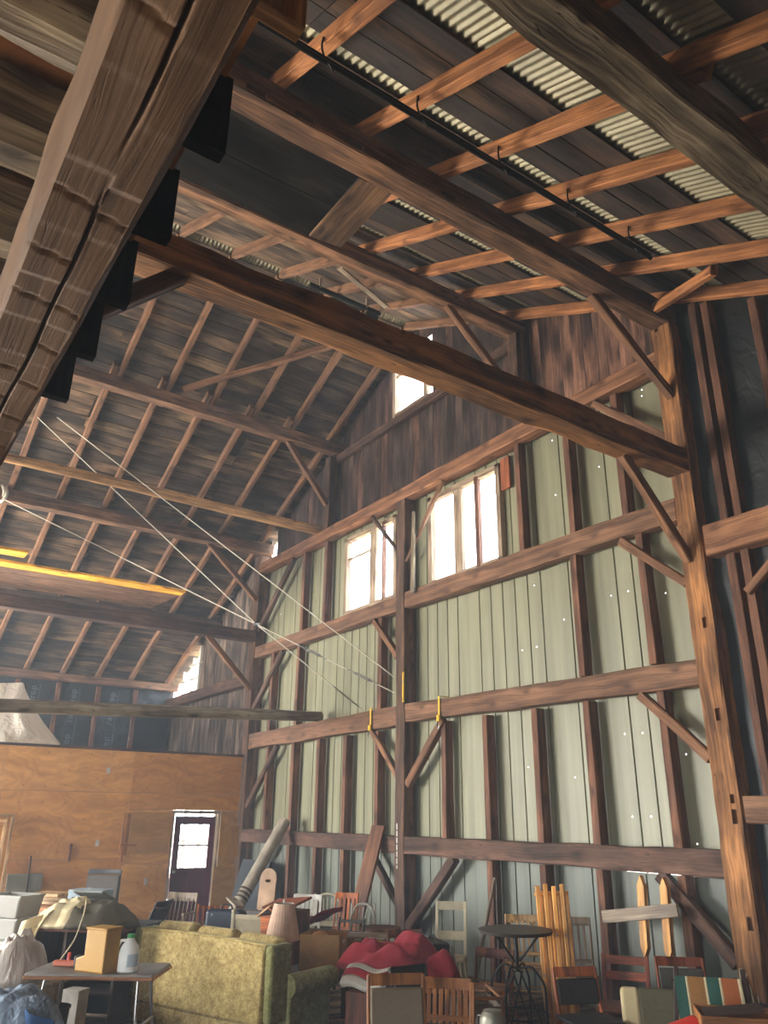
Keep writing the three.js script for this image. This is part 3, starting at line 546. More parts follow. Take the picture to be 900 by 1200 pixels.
// ------------------------------------------------------------------ near bent: hewn tie beam and loft over the right aisle
{
  const len = 7.0, w = 0.315, d = 0.46, N = 420, pos = [], uv = [], idx = [];
  const prof = []; // ring around: y' = depth (up), x' = across (z world)
  const push = (n, f) => { for (let i = 0; i < n; i++) prof.push(f(i / n)); };
  push(64, (t) => [lerp(-w / 2 + 0.02, w / 2 - 0.02, t), -d / 2, 0, -1, 1]); push(2, (t) => [w / 2 - 0.02 + 0.02 * t, -d / 2 + 0.02 * t, 0.7, -0.7, 0]);
  push(16, (t) => [w / 2, lerp(-d / 2 + 0.02, d / 2 - 0.02, t), 1, 0, 2]); push(2, (t) => [w / 2 - 0.02 * t, d / 2 - 0.02 + 0.02 * t, 0.7, 0.7, 0]);
  push(6, (t) => [lerp(w / 2 - 0.02, -w / 2 + 0.02, t), d / 2, 0, 1, 3]); push(10, (t) => [-w / 2, lerp(d / 2 - 0.02, -d / 2 + 0.02, t), -1, 0, 4]);
  push(2, (t) => [-w / 2 + 0.02 * t, -d / 2 + 0.02 - 0.02 * t, -0.7, -0.7, 0]);
  const K = prof.length;
  for (let j = 0; j <= N; j++) for (let k = 0; k <= K; k++) {
    const [x, y, nx, ny, face] = prof[k % K], s = len * j / N;
    let q = 0.012 * (n3(s * 1.6, k % K * 0.03 + 3, 61) - 0.5);
    if (face === 1) { // score cuts left by the axe, flats between them, and one long drying check
      const side = x > 0.02 ? 1 : 0, c0 = s / 0.36 + side * 0.45 + 0.35 * Math.sin(s * 1.3 + side * 2), cell = Math.floor(c0), f = c0 - cell;
      q += 0.009 * (hash(cell, side + 5, 9) - 0.5) + 0.006 * (f - 0.5);
      q -= 0.012 * (1 - smooth(0.0, 0.035, Math.abs(f - 0.5 - 0.6 * x))) * (hash(cell, side, 21) > 0.35 ? 1 : 0);
      const cx = 0.015 + 0.012 * Math.sin(s * 1.6 + 0.5) + 0.004 * Math.sin(s * 7), dd = Math.abs(x - cx);
      q -= 0.05 * (1 - smooth(0.001, 0.008, dd)) * smooth(0.15, 0.35, n3(s * 0.9, 5, 66));
    }
    if (face === 0 || face === 4) q += 0.014 * (n3(s * 3.2, 31, 67) - 0.5);
    pos.push(x + nx * q, s, y + ny * q); uv.push(k * 0.0075, s);
  }
  for (let j = 0; j < N; j++) for (let k = 0; k < K; k++) { const a = j * (K + 1) + k, b = a + K + 1; idx.push(a, b, a + 1, a + 1, b, b + 1); }
  const g = new THREE.BufferGeometry(); g.setAttribute('position', new THREE.Float32BufferAttribute(pos, 3)); g.setAttribute('uv', new THREE.Float32BufferAttribute(uv, 2)); g.setIndex(idx); g.computeVertexNormals();
  const m = single('tie_beam', g, M.bigBeam, 'massive adze-hewn tie beam with a long drying crack, under the loft', 'beam');
  // local x -> world z, local y (length) -> world -x, local z (up) -> world y
  m.quaternion.setFromRotationMatrix(new THREE.Matrix4().makeBasis(V(0, 0, -1), V(-1, 0, 0), V(0, 1, 0))); m.position.set(11.9, 4.28, 7.432);
}
{
  const lab = 'log joist of the loft, crossing over the adze-hewn tie beam';
  for (let k = 0; k < 6; k++) { const x = 9.1 - k * 0.6, m = timber('loft_joist', lab, 'joist', V(x, 4.69, 10.6), V(x, 4.69, 7.35), 0.25, 0.36, M.greyLog, { rough: 0.016, ch: 0.085, step: 0.15, group: 'log joists of the loft' }); }
  for (let k = 0; k < 6; k++) { const x = 9.02 - k * 0.6, m = single('joist_end', rbox(0.07, 0.4, 0.33, 0.004), k < 1 ? M.paleLog : M.darkPanel, k < 1 ? 'joist end past the adze-hewn tie beam, lit look put into its pale colour' : 'board end hanging past the adze-hewn tie beam, backlit shade painted as black', 'joist end', V(x + (k < 1 ? 0 : -0.04), 4.7, 7.165), k < 1 ? null : 'joist ends past the hewn beam with backlit shade painted black'); }  // light and backlit shade are put into the pale and black colours
  const loft = structure('loft_floor', 'brown boards of the loft over the right aisle', 'loft floor');
  for (let k = 0; k < 8; k++) part(loft, 'loft_board', box(6.2, 0.03, 0.43, 0), M.loft, 8.8, 4.9, 7.25 + k * 0.44);
  const deck = structure('loft_floor', 'deck over the plywood room, hidden above its walls', 'loft floor');
  part(deck, 'deck_board', box(5.5, 0.05, 7.2, 2), M.floor[3], -9.0, 3.2, 3.55);
}
// dark plank platform tucked under the rafters
{
  const t = thing('hanging_platform', 'dark flat platform hung under the rafters with a brown end board', 'platform', V(4.9, 8.22, 5.6));
  const A = [[-0.28, 0.0], [0.28, 0.0]];
  for (const [x] of A) part(t, 'panel', rbox(0.555, 0.05, 2.9, 0.004, 1, 2), M.darkPanel, x, 0, 0.35);
  part(t, 'end_board', rbox(1.05, 0.03, 0.42, 0.004, 1, 0), wood('board', 0x6b5138), 0.02, -0.035, -1.27, 0.1, 0, 0);
  for (const z of [-0.9, 1.5]) part(t, 'hanger', rbox(0.05, 0.9, 0.08, 0.004), M.girtDark, -0.42, 0.45, z);
}
// ------------------------------------------------------------------ loose poles, planks, rail, cables
function logGeo(len, r0, r1, s) {
  const N = Math.round(len / 0.12), K = 14, pos = [], uv = [], idx = [];
  for (let j = 0; j <= N; j++) for (let k = 0; k <= K; k++) { const a = k / K * Math.PI * 2, t = j / N, r = lerp(r0, r1, t) * (1 + 0.1 * (n3(t * len * 2, Math.cos(a) * 1.3 + 5, s) - 0.5) + 0.07 * (n3(t * len * 7, Math.sin(a) * 2 + 9, s + 1) - 0.5)), bx = 0.02 * Math.sin(t * len * 0.9 + s); pos.push(Math.cos(a) * r + bx, t * len, Math.sin(a) * r); uv.push(k / K * r0 * 6.3, t * len); }
  for (let j = 0; j < N; j++) for (let k = 0; k < K; k++) { const a = j * (K + 1) + k, b = a + K + 1; idx.push(a, b, a + 1, a + 1, b, b + 1); }
  for (const j of [0, N]) { const c = pos.length / 3; pos.push(0.02 * Math.sin(j / N * len * 0.9 + s), j / N * len, 0); uv.push(0, 0); for (let k = 0; k < K; k++) { const a = j * (K + 1) + k; j ? idx.push(a, c, a + 1) : idx.push(a, a + 1, c); } }
  const g = new THREE.BufferGeometry(); g.setAttribute('position', new THREE.Float32BufferAttribute(pos, 3)); g.setAttribute('uv', new THREE.Float32BufferAttribute(uv, 2)); g.setIndex(idx); g.computeVertexNormals(); return g;
}
function logThing(label, a, b, r0, r1, mat, s) { const m = single('round_pole', logGeo(a.distanceTo(b), r0, r1, s), mat, label, 'pole'); return layTimber(m, a, b); }
logThing('pale peeled pole laid on the tie beams below the boarded slope', V(-3.3, 7.86, 7.6), V(-3.3, 7.86, -0.15), 0.085, 0.105, M.paleLog, 5);
logThing('grey round log whose end rests on the middle girt', V(-2.94, 3.52, 7.6), V(-2.94, 3.86, -0.1), 0.115, 0.1, M.greyLog, 8);
{ const a = onZ(484, 694, 0.05), b = onZ(484, 600, 0.05); const m = single('crooked_branch', logGeo(a.distanceTo(b), 0.045, 0.03, 12), M.greyLog, 'crooked pale branch fixed upright to the central post', 'branch'); layTimber(m, a, b); }
{
  for (let k = 0; k < 5; k++) { const x = -4.3 - k * 0.35; const m = single('scaffold_plank', rbox(0.33, 0.05, 5.6, 0.006, 1, 2), k ? M.girt : M.pineYellow, k ? 'brown loose plank on the beams beside the yellow-edged plank' : 'loose plank with a bright yellow edge, on the beams below the boarded slope', 'plank', V(x, 6.25, 2.45 + 2.8 + k * 0.03), k ? 'loose brown planks on the beams' : null); }
  single('scaffold_plank', rbox(0.33, 0.05, 2.6, 0.006, 1, 2), M.pineYellow, 'shorter yellow-edged plank lying next to the long planks', 'plank', V(-3.48, 6.24, 6.92));
}
{
  const t = thing('hay_rail', 'black iron rail hung on hooks below the orange rafters', 'rail', V(6.7, 7.7, 0));
  part(t, 'rail', merge([bar(V(0, 0, 1.6), V(0, 0, 7.4), 0.022), bar(V(0, 0.05, 1.6), V(0, 0.05, 7.4), 0.012)]), M.iron);
  for (const z of [1.87, 2.8, 3.73, 4.68, 5.64, 6.58]) part(t, 'hook', tube([V(0, 0.26, z + 0.06), V(0, 0.14, z + 0.07), V(0, 0.02, z + 0.03), V(0.03, -0.04, z), V(0, -0.05, z - 0.04)], 0.009, 12), M.iron);
}
{
  const p = onX(435, 371, 0.55), t = thing('hay_carrier', 'rusty hay carrier with wheels on its track under the ridge', 'hay carrier', V(0.55, p.y, p.z));
  part(t, 'track', merge([shift(rbox(0.05, 0.05, 1.5), 0, 0.12, 0.55), shift(rbox(0.02, 0.09, 1.5), 0, 0.15, 0.55)]), M.iron);
  part(t, 'body', rbox(0.1, 0.16, 0.26, 0.02), M.iron, 0, -0.02, 0);
  for (const z of [-0.09, 0.09]) part(t, 'wheel', cyl(0.05, 0.05, 0.03, 16), M.iron, 0.05, 0.08, z, 0, 0, Math.PI / 2);
  part(t, 'pulley', cyl(0.07, 0.07, 0.04, 18), M.iron, 0, -0.13, 0, 0, 0, Math.PI / 2);
  for (const z of [0.1, 1.1]) part(t, 'hanger', rbox(0.04, 0.5, 0.04), M.frame, 0, 0.4, z);
}
{
  const A = V(-5.82, 8.0, 5.9);
  const line = (label, pts, r) => single('cable', merge(pts.slice(1).map((q, i) => bar(pts[i], q, r, r, 6))), M.rope, label, 'cable');
  const E1 = V(-0.29, 4.02, 0.0); let best = 1e9, k1 = null; // the clamp sits on the first cable where its ray passes
  const rK = ray(301, 731).normalize(); for (let i = 0; i <= 400; i++) { const q = A.clone().lerp(E1, i / 400), d = q.clone().sub(EYE).normalize().distanceTo(rK); if (d < best) { best = d; k1 = q; } }
  line('white cable from the roof plate through the clamp to the central post', [A, k1, E1], 0.011);
  const B = onRoof(44, 489, 0.02, -1), E2 = V(-1.32, 3.84, -0.02); line('white cable from a rafter through the clamp to the middle girt', [B, k1, E2], 0.011);
  const Cc = onRoof(67, 489, 0.02, -1), E3 = V(-0.29, 4.28, 0.0); line('white cable from a rafter straight to the central post', [Cc, E3], 0.011);
  const cl = thing('cable_clamp', 'small bright clamp joining two cables in mid air', 'clamp', k1); part(cl, 'clamp_body', rbox(0.07, 0.06, 0.1, 0.015), M.steel); part(cl, 'bolt', bar(V(-0.05, 0, 0), V(0.05, 0, 0), 0.01), M.steel);
  const tb = (label, a, b, t) => { const p = a.clone().lerp(b, t), g = thing('turnbuckle', label, 'turnbuckle', p); g.quaternion.setFromUnitVectors(V(0, 1, 0), b.clone().sub(a).normalize()); part(g, 'frame', merge([bar(V(0.025, -0.16, 0), V(0.025, 0.16, 0), 0.011), bar(V(-0.025, -0.16, 0), V(-0.025, 0.16, 0), 0.011)]), M.steel); for (const s of [-1, 1]) part(g, 'eye_bolt', bar(V(0, 0.1 * s, 0), V(0, 0.3 * s, 0), 0.012), M.steel); };
  tb('turnbuckle on the clamped cable near the central post', k1, E1, 0.42); tb('second turnbuckle on the clamped cable, closest to the central post', k1, E1, 0.78); tb('turnbuckle on the cable ending at the middle girt', k1, E2, 0.85);
  const rk = onX(12, 582, -5.7); single('rope_knot', merge([shift(new THREE.TorusGeometry(0.15, 0.035, 8, 18), 0, 0, 0, 0, 0.4, 0), shift(new THREE.TorusGeometry(0.15, 0.035, 8, 18), 0, 0.03, 0.06, 0.2, 0.5, 0)].map((g) => uvBox(g))), M.rope, 'frayed rope looped round the roof plate at the cable end', 'rope', V(-5.95, 8.12, 5.9));
}
// straps, level and marks on the girts and central post
for (const [x, lab] of [[0.93, 'yellow ratchet strap with a hook round the girt right of the central post'], [-1.0, 'yellow ratchet strap with a hook on the log-bearing middle girt']]) {
  const t = thing('ratchet_strap', lab, 'strap', V(x, 3.65, 0.0));
  part(t, 'webbing', merge([shift(rbox(0.045, 0.36, 0.006, 0.002), 0, 0, 0.006), shift(rbox(0.045, 0.006, 0.2, 0.002), 0, 0.18, -0.1)]), M.yellow);
  part(t, 'buckle', rbox(0.07, 0.1, 0.04, 0.012), M.yellow, 0, -0.16, 0.02); part(t, 'hook', tube([V(0, -0.2, 0.03), V(0, -0.28, 0.05), V(0.04, -0.33, 0.06), V(0.08, -0.28, 0.06)], 0.01, 14), M.steel);
}
{
  const p = onZ(484, 798, 0.0), t = thing('spirit_level', 'yellow spirit level hanging on the central post', 'level', V(-0.0, 4.08, 0.02));
  part(t, 'body', rbox(0.035, 0.5, 0.03, 0.006), M.yellow); part(t, 'vial', rbox(0.025, 0.07, 0.034, 0.006), M.white, 0, 0.08, 0); part(t, 'hang_hole', cyl(0.009, 0.009, 0.034, 8), M.black, 0, -0.2, 0, Math.PI / 2);
  const s = thing('measure_strip', 'white paper strip with dark marks down the central post', 'paper strip', V(-0.2, 1.62, -0.003));
  part(s, 'strip', rbox(0.03, 0.66, 0.004, 0.001), M.white); for (let k = 0; k < 6; k++) part(s, 'mark', box(0.03, 0.02, 0.002), M.black, 0, -0.27 + k * 0.1, 0.0025);
}
// red corner timber by the window, cloth on the loft
single('corner_board', rbox(0.2, 0.55, 0.04, 0.006), M.frameRed, 'short red board nailed at the window corner', 'board', V(2.42, 7.2, -0.24));
{
  const s = sheet((u, v) => { const z = lerp(3.88, 6.2, u), pk = 4.5 - 1.15 * Math.pow(Math.max(0, (4.75 - z) / 0.87), 0.8) * (z < 4.75 ? 1 : 0) - 0.12 * Math.max(0, z - 4.75), y0 = 3.24, f = 1 - v; return V(-6.35 - 0.25 * v + 0.14 * (n3(u * 9, v * 2.5, 51) - 0.5) * (0.3 + f) + 0.04 * (n3(u * 26 + v * 3, v * 3, 52) - 0.5), lerp(y0, Math.max(pk, y0 + 0.08), v), z + 0.08 * (n3(u * 5, v * 6, 53) - 0.5)); }, 70, 26, 0.006);
  const t = thing('dust_sheet', 'crumpled off-white sheet hanging above the plywood wall', 'cloth'); part(t, 'cloth', s, std({ color: 0xf2eada, roughness: 0.9, bumpMap: wrinkle, bumpScale: 0.02 }));
  part(t, 'support_board', rbox(0.2, 1.2, 1.6, 0.02), M.grey[0], -6.75, 3.84, 5.45);
}
// ================================================================== FURNITURE AND CLUTTER
const velvet = (c) => new THREE.MeshPhysicalMaterial({ map: velvetTex, color: c, roughness: 0.9, sheen: 0.6, sheenRoughness: 0.5, sheenColor: new THREE.Color(0.5, 0.5, 0.3), bumpMap: velvetTex, bumpScale: 0.004 });
const W = (c, o) => wood('sawn', c, { bump: 0.004, rough: 0.6, ...o });
const F = {
  gold: velvet(0xcab98a), green: velvet(0x979d74), oak: W(0xa06a38), walnut: W(0x6b3a22), red: W(0x8a4424), pale: W(0xc9a878), grey: W(0x8f8270), pine: W(0xe0a85a), dark: W(0x3a261b), orange: W(0xb8662f),
  cardboard: std({ map: grime, color: 0xe3b06a, roughness: 0.9 }), cardDark: std({ map: grime, color: 0xc08a4c, roughness: 0.9 }),
  cloth: (c) => std({ color: c, roughness: 0.95, bumpMap: weave, bumpScale: 0.004 }), plastic: (c, r = 0.45) => std({ color: c, roughness: r }),
};
// a chair with its front towards +z, standing at y = 0
function chair(name, label, pos, ry, o = {}) {
  const t = thing(name, label, o.category ?? 'chair', pos, ry, o.group), w = o.w ?? 0.42, d = o.d ?? 0.4, sh = o.sh ?? 0.44, h = o.h ?? 0.92, m = o.mat, r = o.r ?? 0.016, rake = o.rake ?? 0.08, x = w / 2 - r;
  const yb = (y) => -d / 2 + r - rake * Math.max(0, (y - sh) / (h - sh)); // where the back leans to at height y
  if (o.round) part(t, 'seat', lathe([[0, -0.02], [w * 0.46, -0.02], [w * 0.5, 0], [w * 0.47, 0.025], [w * 0.2, 0.015], [0, 0.014]], 24), o.seatMat ?? m, 0, sh, 0);
  else part(t, 'seat', rbox(w + 0.02, o.st ?? 0.035, d + 0.02, 0.014, 2), o.seatMat ?? m, 0, sh, 0);
  const sp = o.splay ?? 0.02;
  for (const s of [-1, 1]) {
    part(t, 'leg', bar(V(s * (x + sp), 0, d / 2 - r + sp), V(s * (x - sp), sh - 0.01, d / 2 - r - sp), r * 0.9, r * 1.15), m);
    part(t, 'leg', bar(V(s * (x + sp), 0, -d / 2 + r - sp), V(s * (x - sp * 0.2), sh - 0.01, -d / 2 + r), r * 0.9, r * 1.15), m);
    if (o.back !== 'none') part(t, 'back_post', o.flat ? shift(rbox(0.04, h - sh, 0.025, 0.006), s * x, (h + sh) / 2, (yb(sh) + yb(h)) / 2, -Math.atan2(rake, h - sh)) : bar(V(s * x, sh - 0.01, yb(sh)), V(s * x, h, yb(h)), r * 1.1, r * 0.85), m);
    part(t, 'stretcher', bar(V(s * x, sh * 0.35, d / 2 - r), V(s * x, sh * 0.35, -d / 2 + r), r * 0.6), m);
  }
  part(t, 'stretcher', bar(V(-x, sh * 0.5, d / 2 - r), V(x, sh * 0.5, d / 2 - r), r * 0.6), m); part(t, 'stretcher', bar(V(-x, sh * 0.45, -d / 2 + r), V(x, sh * 0.45, -d / 2 + r), r * 0.6), m);
  const tilt = -Math.atan2(rake, h - sh), slat = (y, hh, nm = 'slat', mm = m, bow = 0) => part(t, nm, bow ? sheet((u, v) => V(lerp(-x, x, u), (v - 0.5) * hh, -bow * Math.sin(u * Math.PI)), 12, 2, 0.018) : rbox(2 * x, hh, 0.018, 0.005), mm, 0, y, yb(y), tilt);
  const b = o.back ?? 'ladder';
  if (b === 'ladder') (o.slats ?? [0.62, 0.77, 0.9]).forEach((y, i, a) => slat(y, o.sw ?? 0.06, i === a.length - 1 ? 'top_rail' : 'slat', m, o.bow ?? 0));
  if (b === 'spindle' || b === 'slat') {
    slat(h - 0.04, o.sw ?? 0.09, 'top_rail', o.railMat ?? m, o.bow ?? 0.03); const n = o.n ?? 5; if (b === 'slat') slat(sh + 0.1, 0.04, 'lower_rail');
    for (let i = 0; i < n; i++) { const xx = lerp(-x, x, (i + 1) / (n + 1)); part(t, b === 'slat' ? 'back_slat' : 'spindle', b === 'slat' ? shift(rbox(o.bw ?? 0.03, h - sh - 0.12, 0.012, 0.003), xx, (h + sh) / 2, yb((h + sh) / 2), tilt) : bar(V(xx, sh, yb(sh)), V(xx, h - 0.06, yb(h - 0.06) - 0.01), 0.008), m); }
  }
  if (b === 'panel') { slat(h - 0.03, 0.08, 'top_rail', o.railMat ?? m, 0.03); part(t, 'back_panel', rbox(2 * x - 0.02, h - sh - 0.16, 0.05, 0.02, 2), o.panelMat ?? m, 0, (h + sh) / 2 + 0.0, yb((h + sh) / 2) + 0.005, tilt); }
  if (b === 'hoop') { part(t, 'hoop', tube([V(-x, sh, yb(sh)), V(-x * 1.05, sh + (h - sh) * 0.6, yb(sh + 0.2)), V(-x * 0.6, h - 0.03, yb(h)), V(0, h, yb(h)), V(x * 0.6, h - 0.03, yb(h)), V(x * 1.05, sh + (h - sh) * 0.6, yb(sh + 0.2)), V(x, sh, yb(sh))], r * 0.9, 36), m); for (let i = 0; i < 5; i++) { const xx = lerp(-x, x, (i + 1) / 6); part(t, 'spindle', bar(V(xx * 0.8, sh, yb(sh)), V(xx, h - 0.05 - Math.abs(xx) * 0.25, yb(h)), 0.008), m); } }
  if (o.arms) for (const s of [-1, 1]) { part(t, 'armrest', rbox(0.05, 0.025, d, 0.01), m, s * (x + 0.02), sh + 0.22, 0); part(t, 'arm_support', bar(V(s * x, sh, d / 2 - 0.06), V(s * (x + 0.02), sh + 0.21, d / 2 - 0.05), 0.012), m); }
  return t;
}
const floorAt = (px, py, h) => { const p = onY(px, py, h); p.y = 0; return p; };
const turnTo = (dx, dz) => Math.atan2(dx, dz); // ry so that local +z points along (dx, dz)

// ------------------------------------------------------------------ sofa, seen from behind
{
  const P0 = onY(165, 1087, 0.89), P1 = onY(311, 1107, 0.89), D = P1.clone().sub(P0), L = Math.hypot(D.x, D.z);
  const t = thing('sofa', 'gold-green velvet sofa with rolled arms, turned away beside the lampshade', 'sofa', V(P0.x, 0, P0.z), Math.atan2(-D.z, D.x));
  const backTop = (u) => 0.875 + 0.022 * Math.sin(u * Math.PI);
  // back: swept slab, leaning slightly
  part(t, 'back', sheet((u, v) => V(u * L, lerp(0.2, backTop(u), v), -0.09 + 0.03 * (1 - v) + 0.012 * Math.sin(u * Math.PI) * Math.sin(v * Math.PI)), 40, 20, 0.16), F.gold);
  part(t, 'skirt', sheet((u, v) => V(lerp(-0.01, L + 0.01, u), lerp(0.03, 0.2, v), 0.005 + 0.012 * Math.sin(u * 40)), 80, 3, 0.014), F.gold);
  part(t, 'piping', tube(Array.from({ length: 13 }, (_, i) => V(i / 12 * L, backTop(i / 12) + 0.004, -0.012)), 0.009, 60), F.gold);
  for (let i = 0; i < 3; i++) { const g = new RoundedBoxGeometry(L / 3 - 0.03, 0.5, 0.2, 5, 0.085); part(t, 'back_cushion', uvBox(g), F.gold, (i + 0.5) * L / 3, 0.69 + [0.012, 0, -0.012][i], -0.27, -0.14, 0, [0.03, 0.0, -0.02][i]); }
  for (let i = 0; i < 3; i++) part(t, 'seat_cushion', uvBox(new RoundedBoxGeometry(L / 3 - 0.02, 0.16, 0.6, 4, 0.05)), F.gold, (i + 0.5) * L / 3, 0.4, -0.56);
  part(t, 'base', rbox(L, 0.22, 0.8, 0.02, 2), F.green, L / 2, 0.22, -0.46);
  const arm = (x, s) => { // wing panel beside the back, then a low rolled arm
    part(t, 'wing', uvBox(new RoundedBoxGeometry(0.1, 0.66, 0.3, 3, 0.035)), F.green, x + s * 0.05, 0.555, -0.15);
    const a = part(t, 'arm', merge([shift(uvBox(new RoundedBoxGeometry(0.14, 0.46, 0.64, 3, 0.03)), x + s * 0.06, 0.26, -0.56), shift(uvBox(new THREE.CylinderGeometry(0.105, 0.105, 0.66, 24)), x + s * 0.1, 0.515, -0.57, Math.PI / 2)]), F.green);
    part(a, 'scroll_front', uvBox(new THREE.CylinderGeometry(0.1, 0.1, 0.02, 24)), F.gold, x + s * 0.1, 0.515, -0.905, Math.PI / 2);
  };
  arm(L, 1); arm(0, -1);
  for (const [x, z] of [[0.08, -0.06], [L - 0.08, -0.06], [0.08, -0.84], [L - 0.08, -0.84]]) part(t, 'foot', cyl(0.03, 0.022, 0.12, 10), F.dark, x, 0.06, z);
}
// ------------------------------------------------------------------ behind the sofa: lamp, box, headboard, luggage
{
  const p = onY(331, 1101, 0.93), t = thing('table_lamp', 'lamp with a pale pink pleated shade behind the sofa', 'lamp', V(p.x - 0.35, 0, p.z - 0.55));
  const q = onY(331, 1101, 0.78); t.position.set(q.x, 0, q.z);
  const n = 48, pos = [], N = 1; const sh = sheet((u, v) => { const a = u * Math.PI * 2, r = lerp(0.19, 0.11, v) * (1 + 0.012 * Math.cos(a * 28)); return V(Math.cos(-a) * r, v * 0.36, Math.sin(-a) * r); }, 112, 4, 0.004);
  part(t, 'lamp_shade', sh, std({ color: 0xe8bfa2, roughness: 0.9, map: grime }), 0, 0.78, 0);
  part(t, 'finial', lathe([[0, 0.05], [0.012, 0.04], [0.016, 0.025], [0.006, 0.01], [0.006, 0]]), M.white, 0, 1.135, 0);
  part(t, 'shade_ring', shift(new THREE.TorusGeometry(0.11, 0.005, 6, 24), 0, 0, 0, Math.PI / 2), M.white, 0, 1.135, 0);
  part(t, 'stem', cyl(0.012, 0.012, 1.1, 10), F.dark, 0, 0.58, 0); part(t, 'base', lathe([[0, 0], [0.14, 0], [0.14, 0.02], [0.05, 0.05], [0.02, 0.12], [0, 0.12]]), F.dark);
}
{ // low table that carries the cardboard box
  const p = onY(380, 1094, 0.77), tb = thing('low_table', 'dark low table under the open cardboard box', 'table', V(p.x, 0, p.z), 0.55);
  part(tb, 'top', rbox(0.9, 0.04, 0.6, 0.01), F.dark, 0, 0.38, 0); for (const [x, z] of [[-0.4, -0.25], [0.4, -0.25], [-0.4, 0.25], [0.4, 0.25]]) part(tb, 'leg', rbox(0.05, 0.36, 0.05, 0.006), F.dark, x, 0.18, z);
  const b = thing('cardboard_box', 'open tan cardboard box with a hand hole, on the dark low table', 'box', V(p.x, 0.4, p.z), 0.78), w = 0.46, h = 0.38, d = 0.4, k = 0.008;
  const panel = (x, z, ww, dd, m) => part(b, 'side_panel', box(ww, h, dd), m, x, h / 2, z);
  panel(0, -d / 2, w, k, F.cardDark); panel(-w / 2, 0, k, d, F.cardboard); panel(w / 2, 0, k, d, F.cardDark); panel(0, d / 2, w, k, F.cardboard); part(b, 'bottom_panel', box(w, k, d), F.cardDark, 0, 0.006, 0);
  part(b, 'hand_hole', rbox(0.006, 0.035, 0.1, 0.002), M.white, w / 2 + 0.004, h - 0.08, 0); part(b, 'packed_jug', uvBox(new THREE.SphereGeometry(0.13, 18, 12)), F.cardDark, -0.05, 0.27, 0);
}
{
  const p = floorAt(297, 1069, 0.92), t = thing('headboard', 'cream painted headboard standing behind the sofa', 'headboard', p, 0.75);
  for (const s of [-1, 1]) { part(t, 'post', rbox(0.05, 0.92, 0.05, 0.012), M.cream, s * 0.26, 0.46, 0); part(t, 'post_cap', lathe([[0, 0.03], [0.03, 0.012], [0.03, 0], [0, 0]]), M.cream, s * 0.26, 0.92, 0); }
  part(t, 'panel', rbox(0.48, 0.55, 0.02, 0.005), M.cream, 0, 0.57, 0); part(t, 'top_rail', rbox(0.5, 0.06, 0.035, 0.008), M.cream, 0, 0.86, 0); part(t, 'lower_rail', rbox(0.5, 0.06, 0.035, 0.008), M.cream, 0, 0.28, 0);
}
{
  const p = floorAt(322, 1066, 1.0), t = thing('wooden_pedestal', 'orange-brown tall wooden birdhouse beside the lampshade', 'birdhouse', p, 0.5);
  part(t, 'stand', rbox(0.2, 0.72, 0.18, 0.008), F.oak, 0, 0.36, 0); part(t, 'house', rbox(0.24, 0.24, 0.22, 0.006), F.orange, 0, 0.83, 0, 0, 0, 0.1);
  part(t, 'roof', rbox(0.22, 0.02, 0.28, 0.004), F.pale, -0.07, 0.99, 0, 0, 0, 0.6); part(t, 'roof', rbox(0.22, 0.02, 0.28, 0.004), F.orange, 0.09, 0.98, 0, 0, 0, -0.5);
}
{
  const p = floorAt(266, 1060, 0.95), st = thing('stand', 'wooden stand that holds up the navy suitcase', 'stand', p, 0.7); part(st, 'top', rbox(0.5, 0.03, 0.4, 0.006), F.dark, 0, 0.42, 0); for (const s of [-1, 1]) part(st, 'side', rbox(0.03, 0.4, 0.38, 0.005), F.dark, s * 0.22, 0.2, 0);
  const t = thing('suitcase', 'dark navy hard suitcase standing on edge by the slatted crate', 'suitcase', V(p.x, 0.435, p.z), 0.7);
  part(t, 'shell', uvBox(new RoundedBoxGeometry(0.52, 0.46, 0.2, 4, 0.05)), F.plastic(0x1b2436, 0.5), 0, 0.23, 0); part(t, 'seam', rbox(0.5, 0.44, 0.012, 0.006), M.steel, 0, 0.23, 0); part(t, 'handle', tube([V(-0.08, 0.46, 0), V(-0.06, 0.51, 0), V(0.06, 0.51, 0), V(0.08, 0.46, 0)], 0.012, 16), M.black);
  for (const s of [-1, 1]) part(t, 'latch', rbox(0.04, 0.03, 0.02, 0.004), M.steel, s * 0.15, 0.4, 0.1);
}
{
  const p = floorAt(247, 1062, 0.88), t = thing('slatted_rack', 'orange wooden slatted rack leaning next to the navy suitcase', 'rack', p, 0.9); t.rotation.x = -0.12;
  for (const s of [-1, 1]) part(t, 'rail', rbox(0.03, 0.9, 0.03, 0.005), F.orange, s * 0.2, 0.45, 0); for (let k = 0; k < 4; k++) part(t, 'slat', rbox(0.03, 0.86, 0.015, 0.003), F.orange, -0.12 + k * 0.08, 0.45, 0.01); for (const y of [0.06, 0.86]) part(t, 'crossbar', rbox(0.43, 0.04, 0.025, 0.005), F.orange, 0, y, -0.01);
}
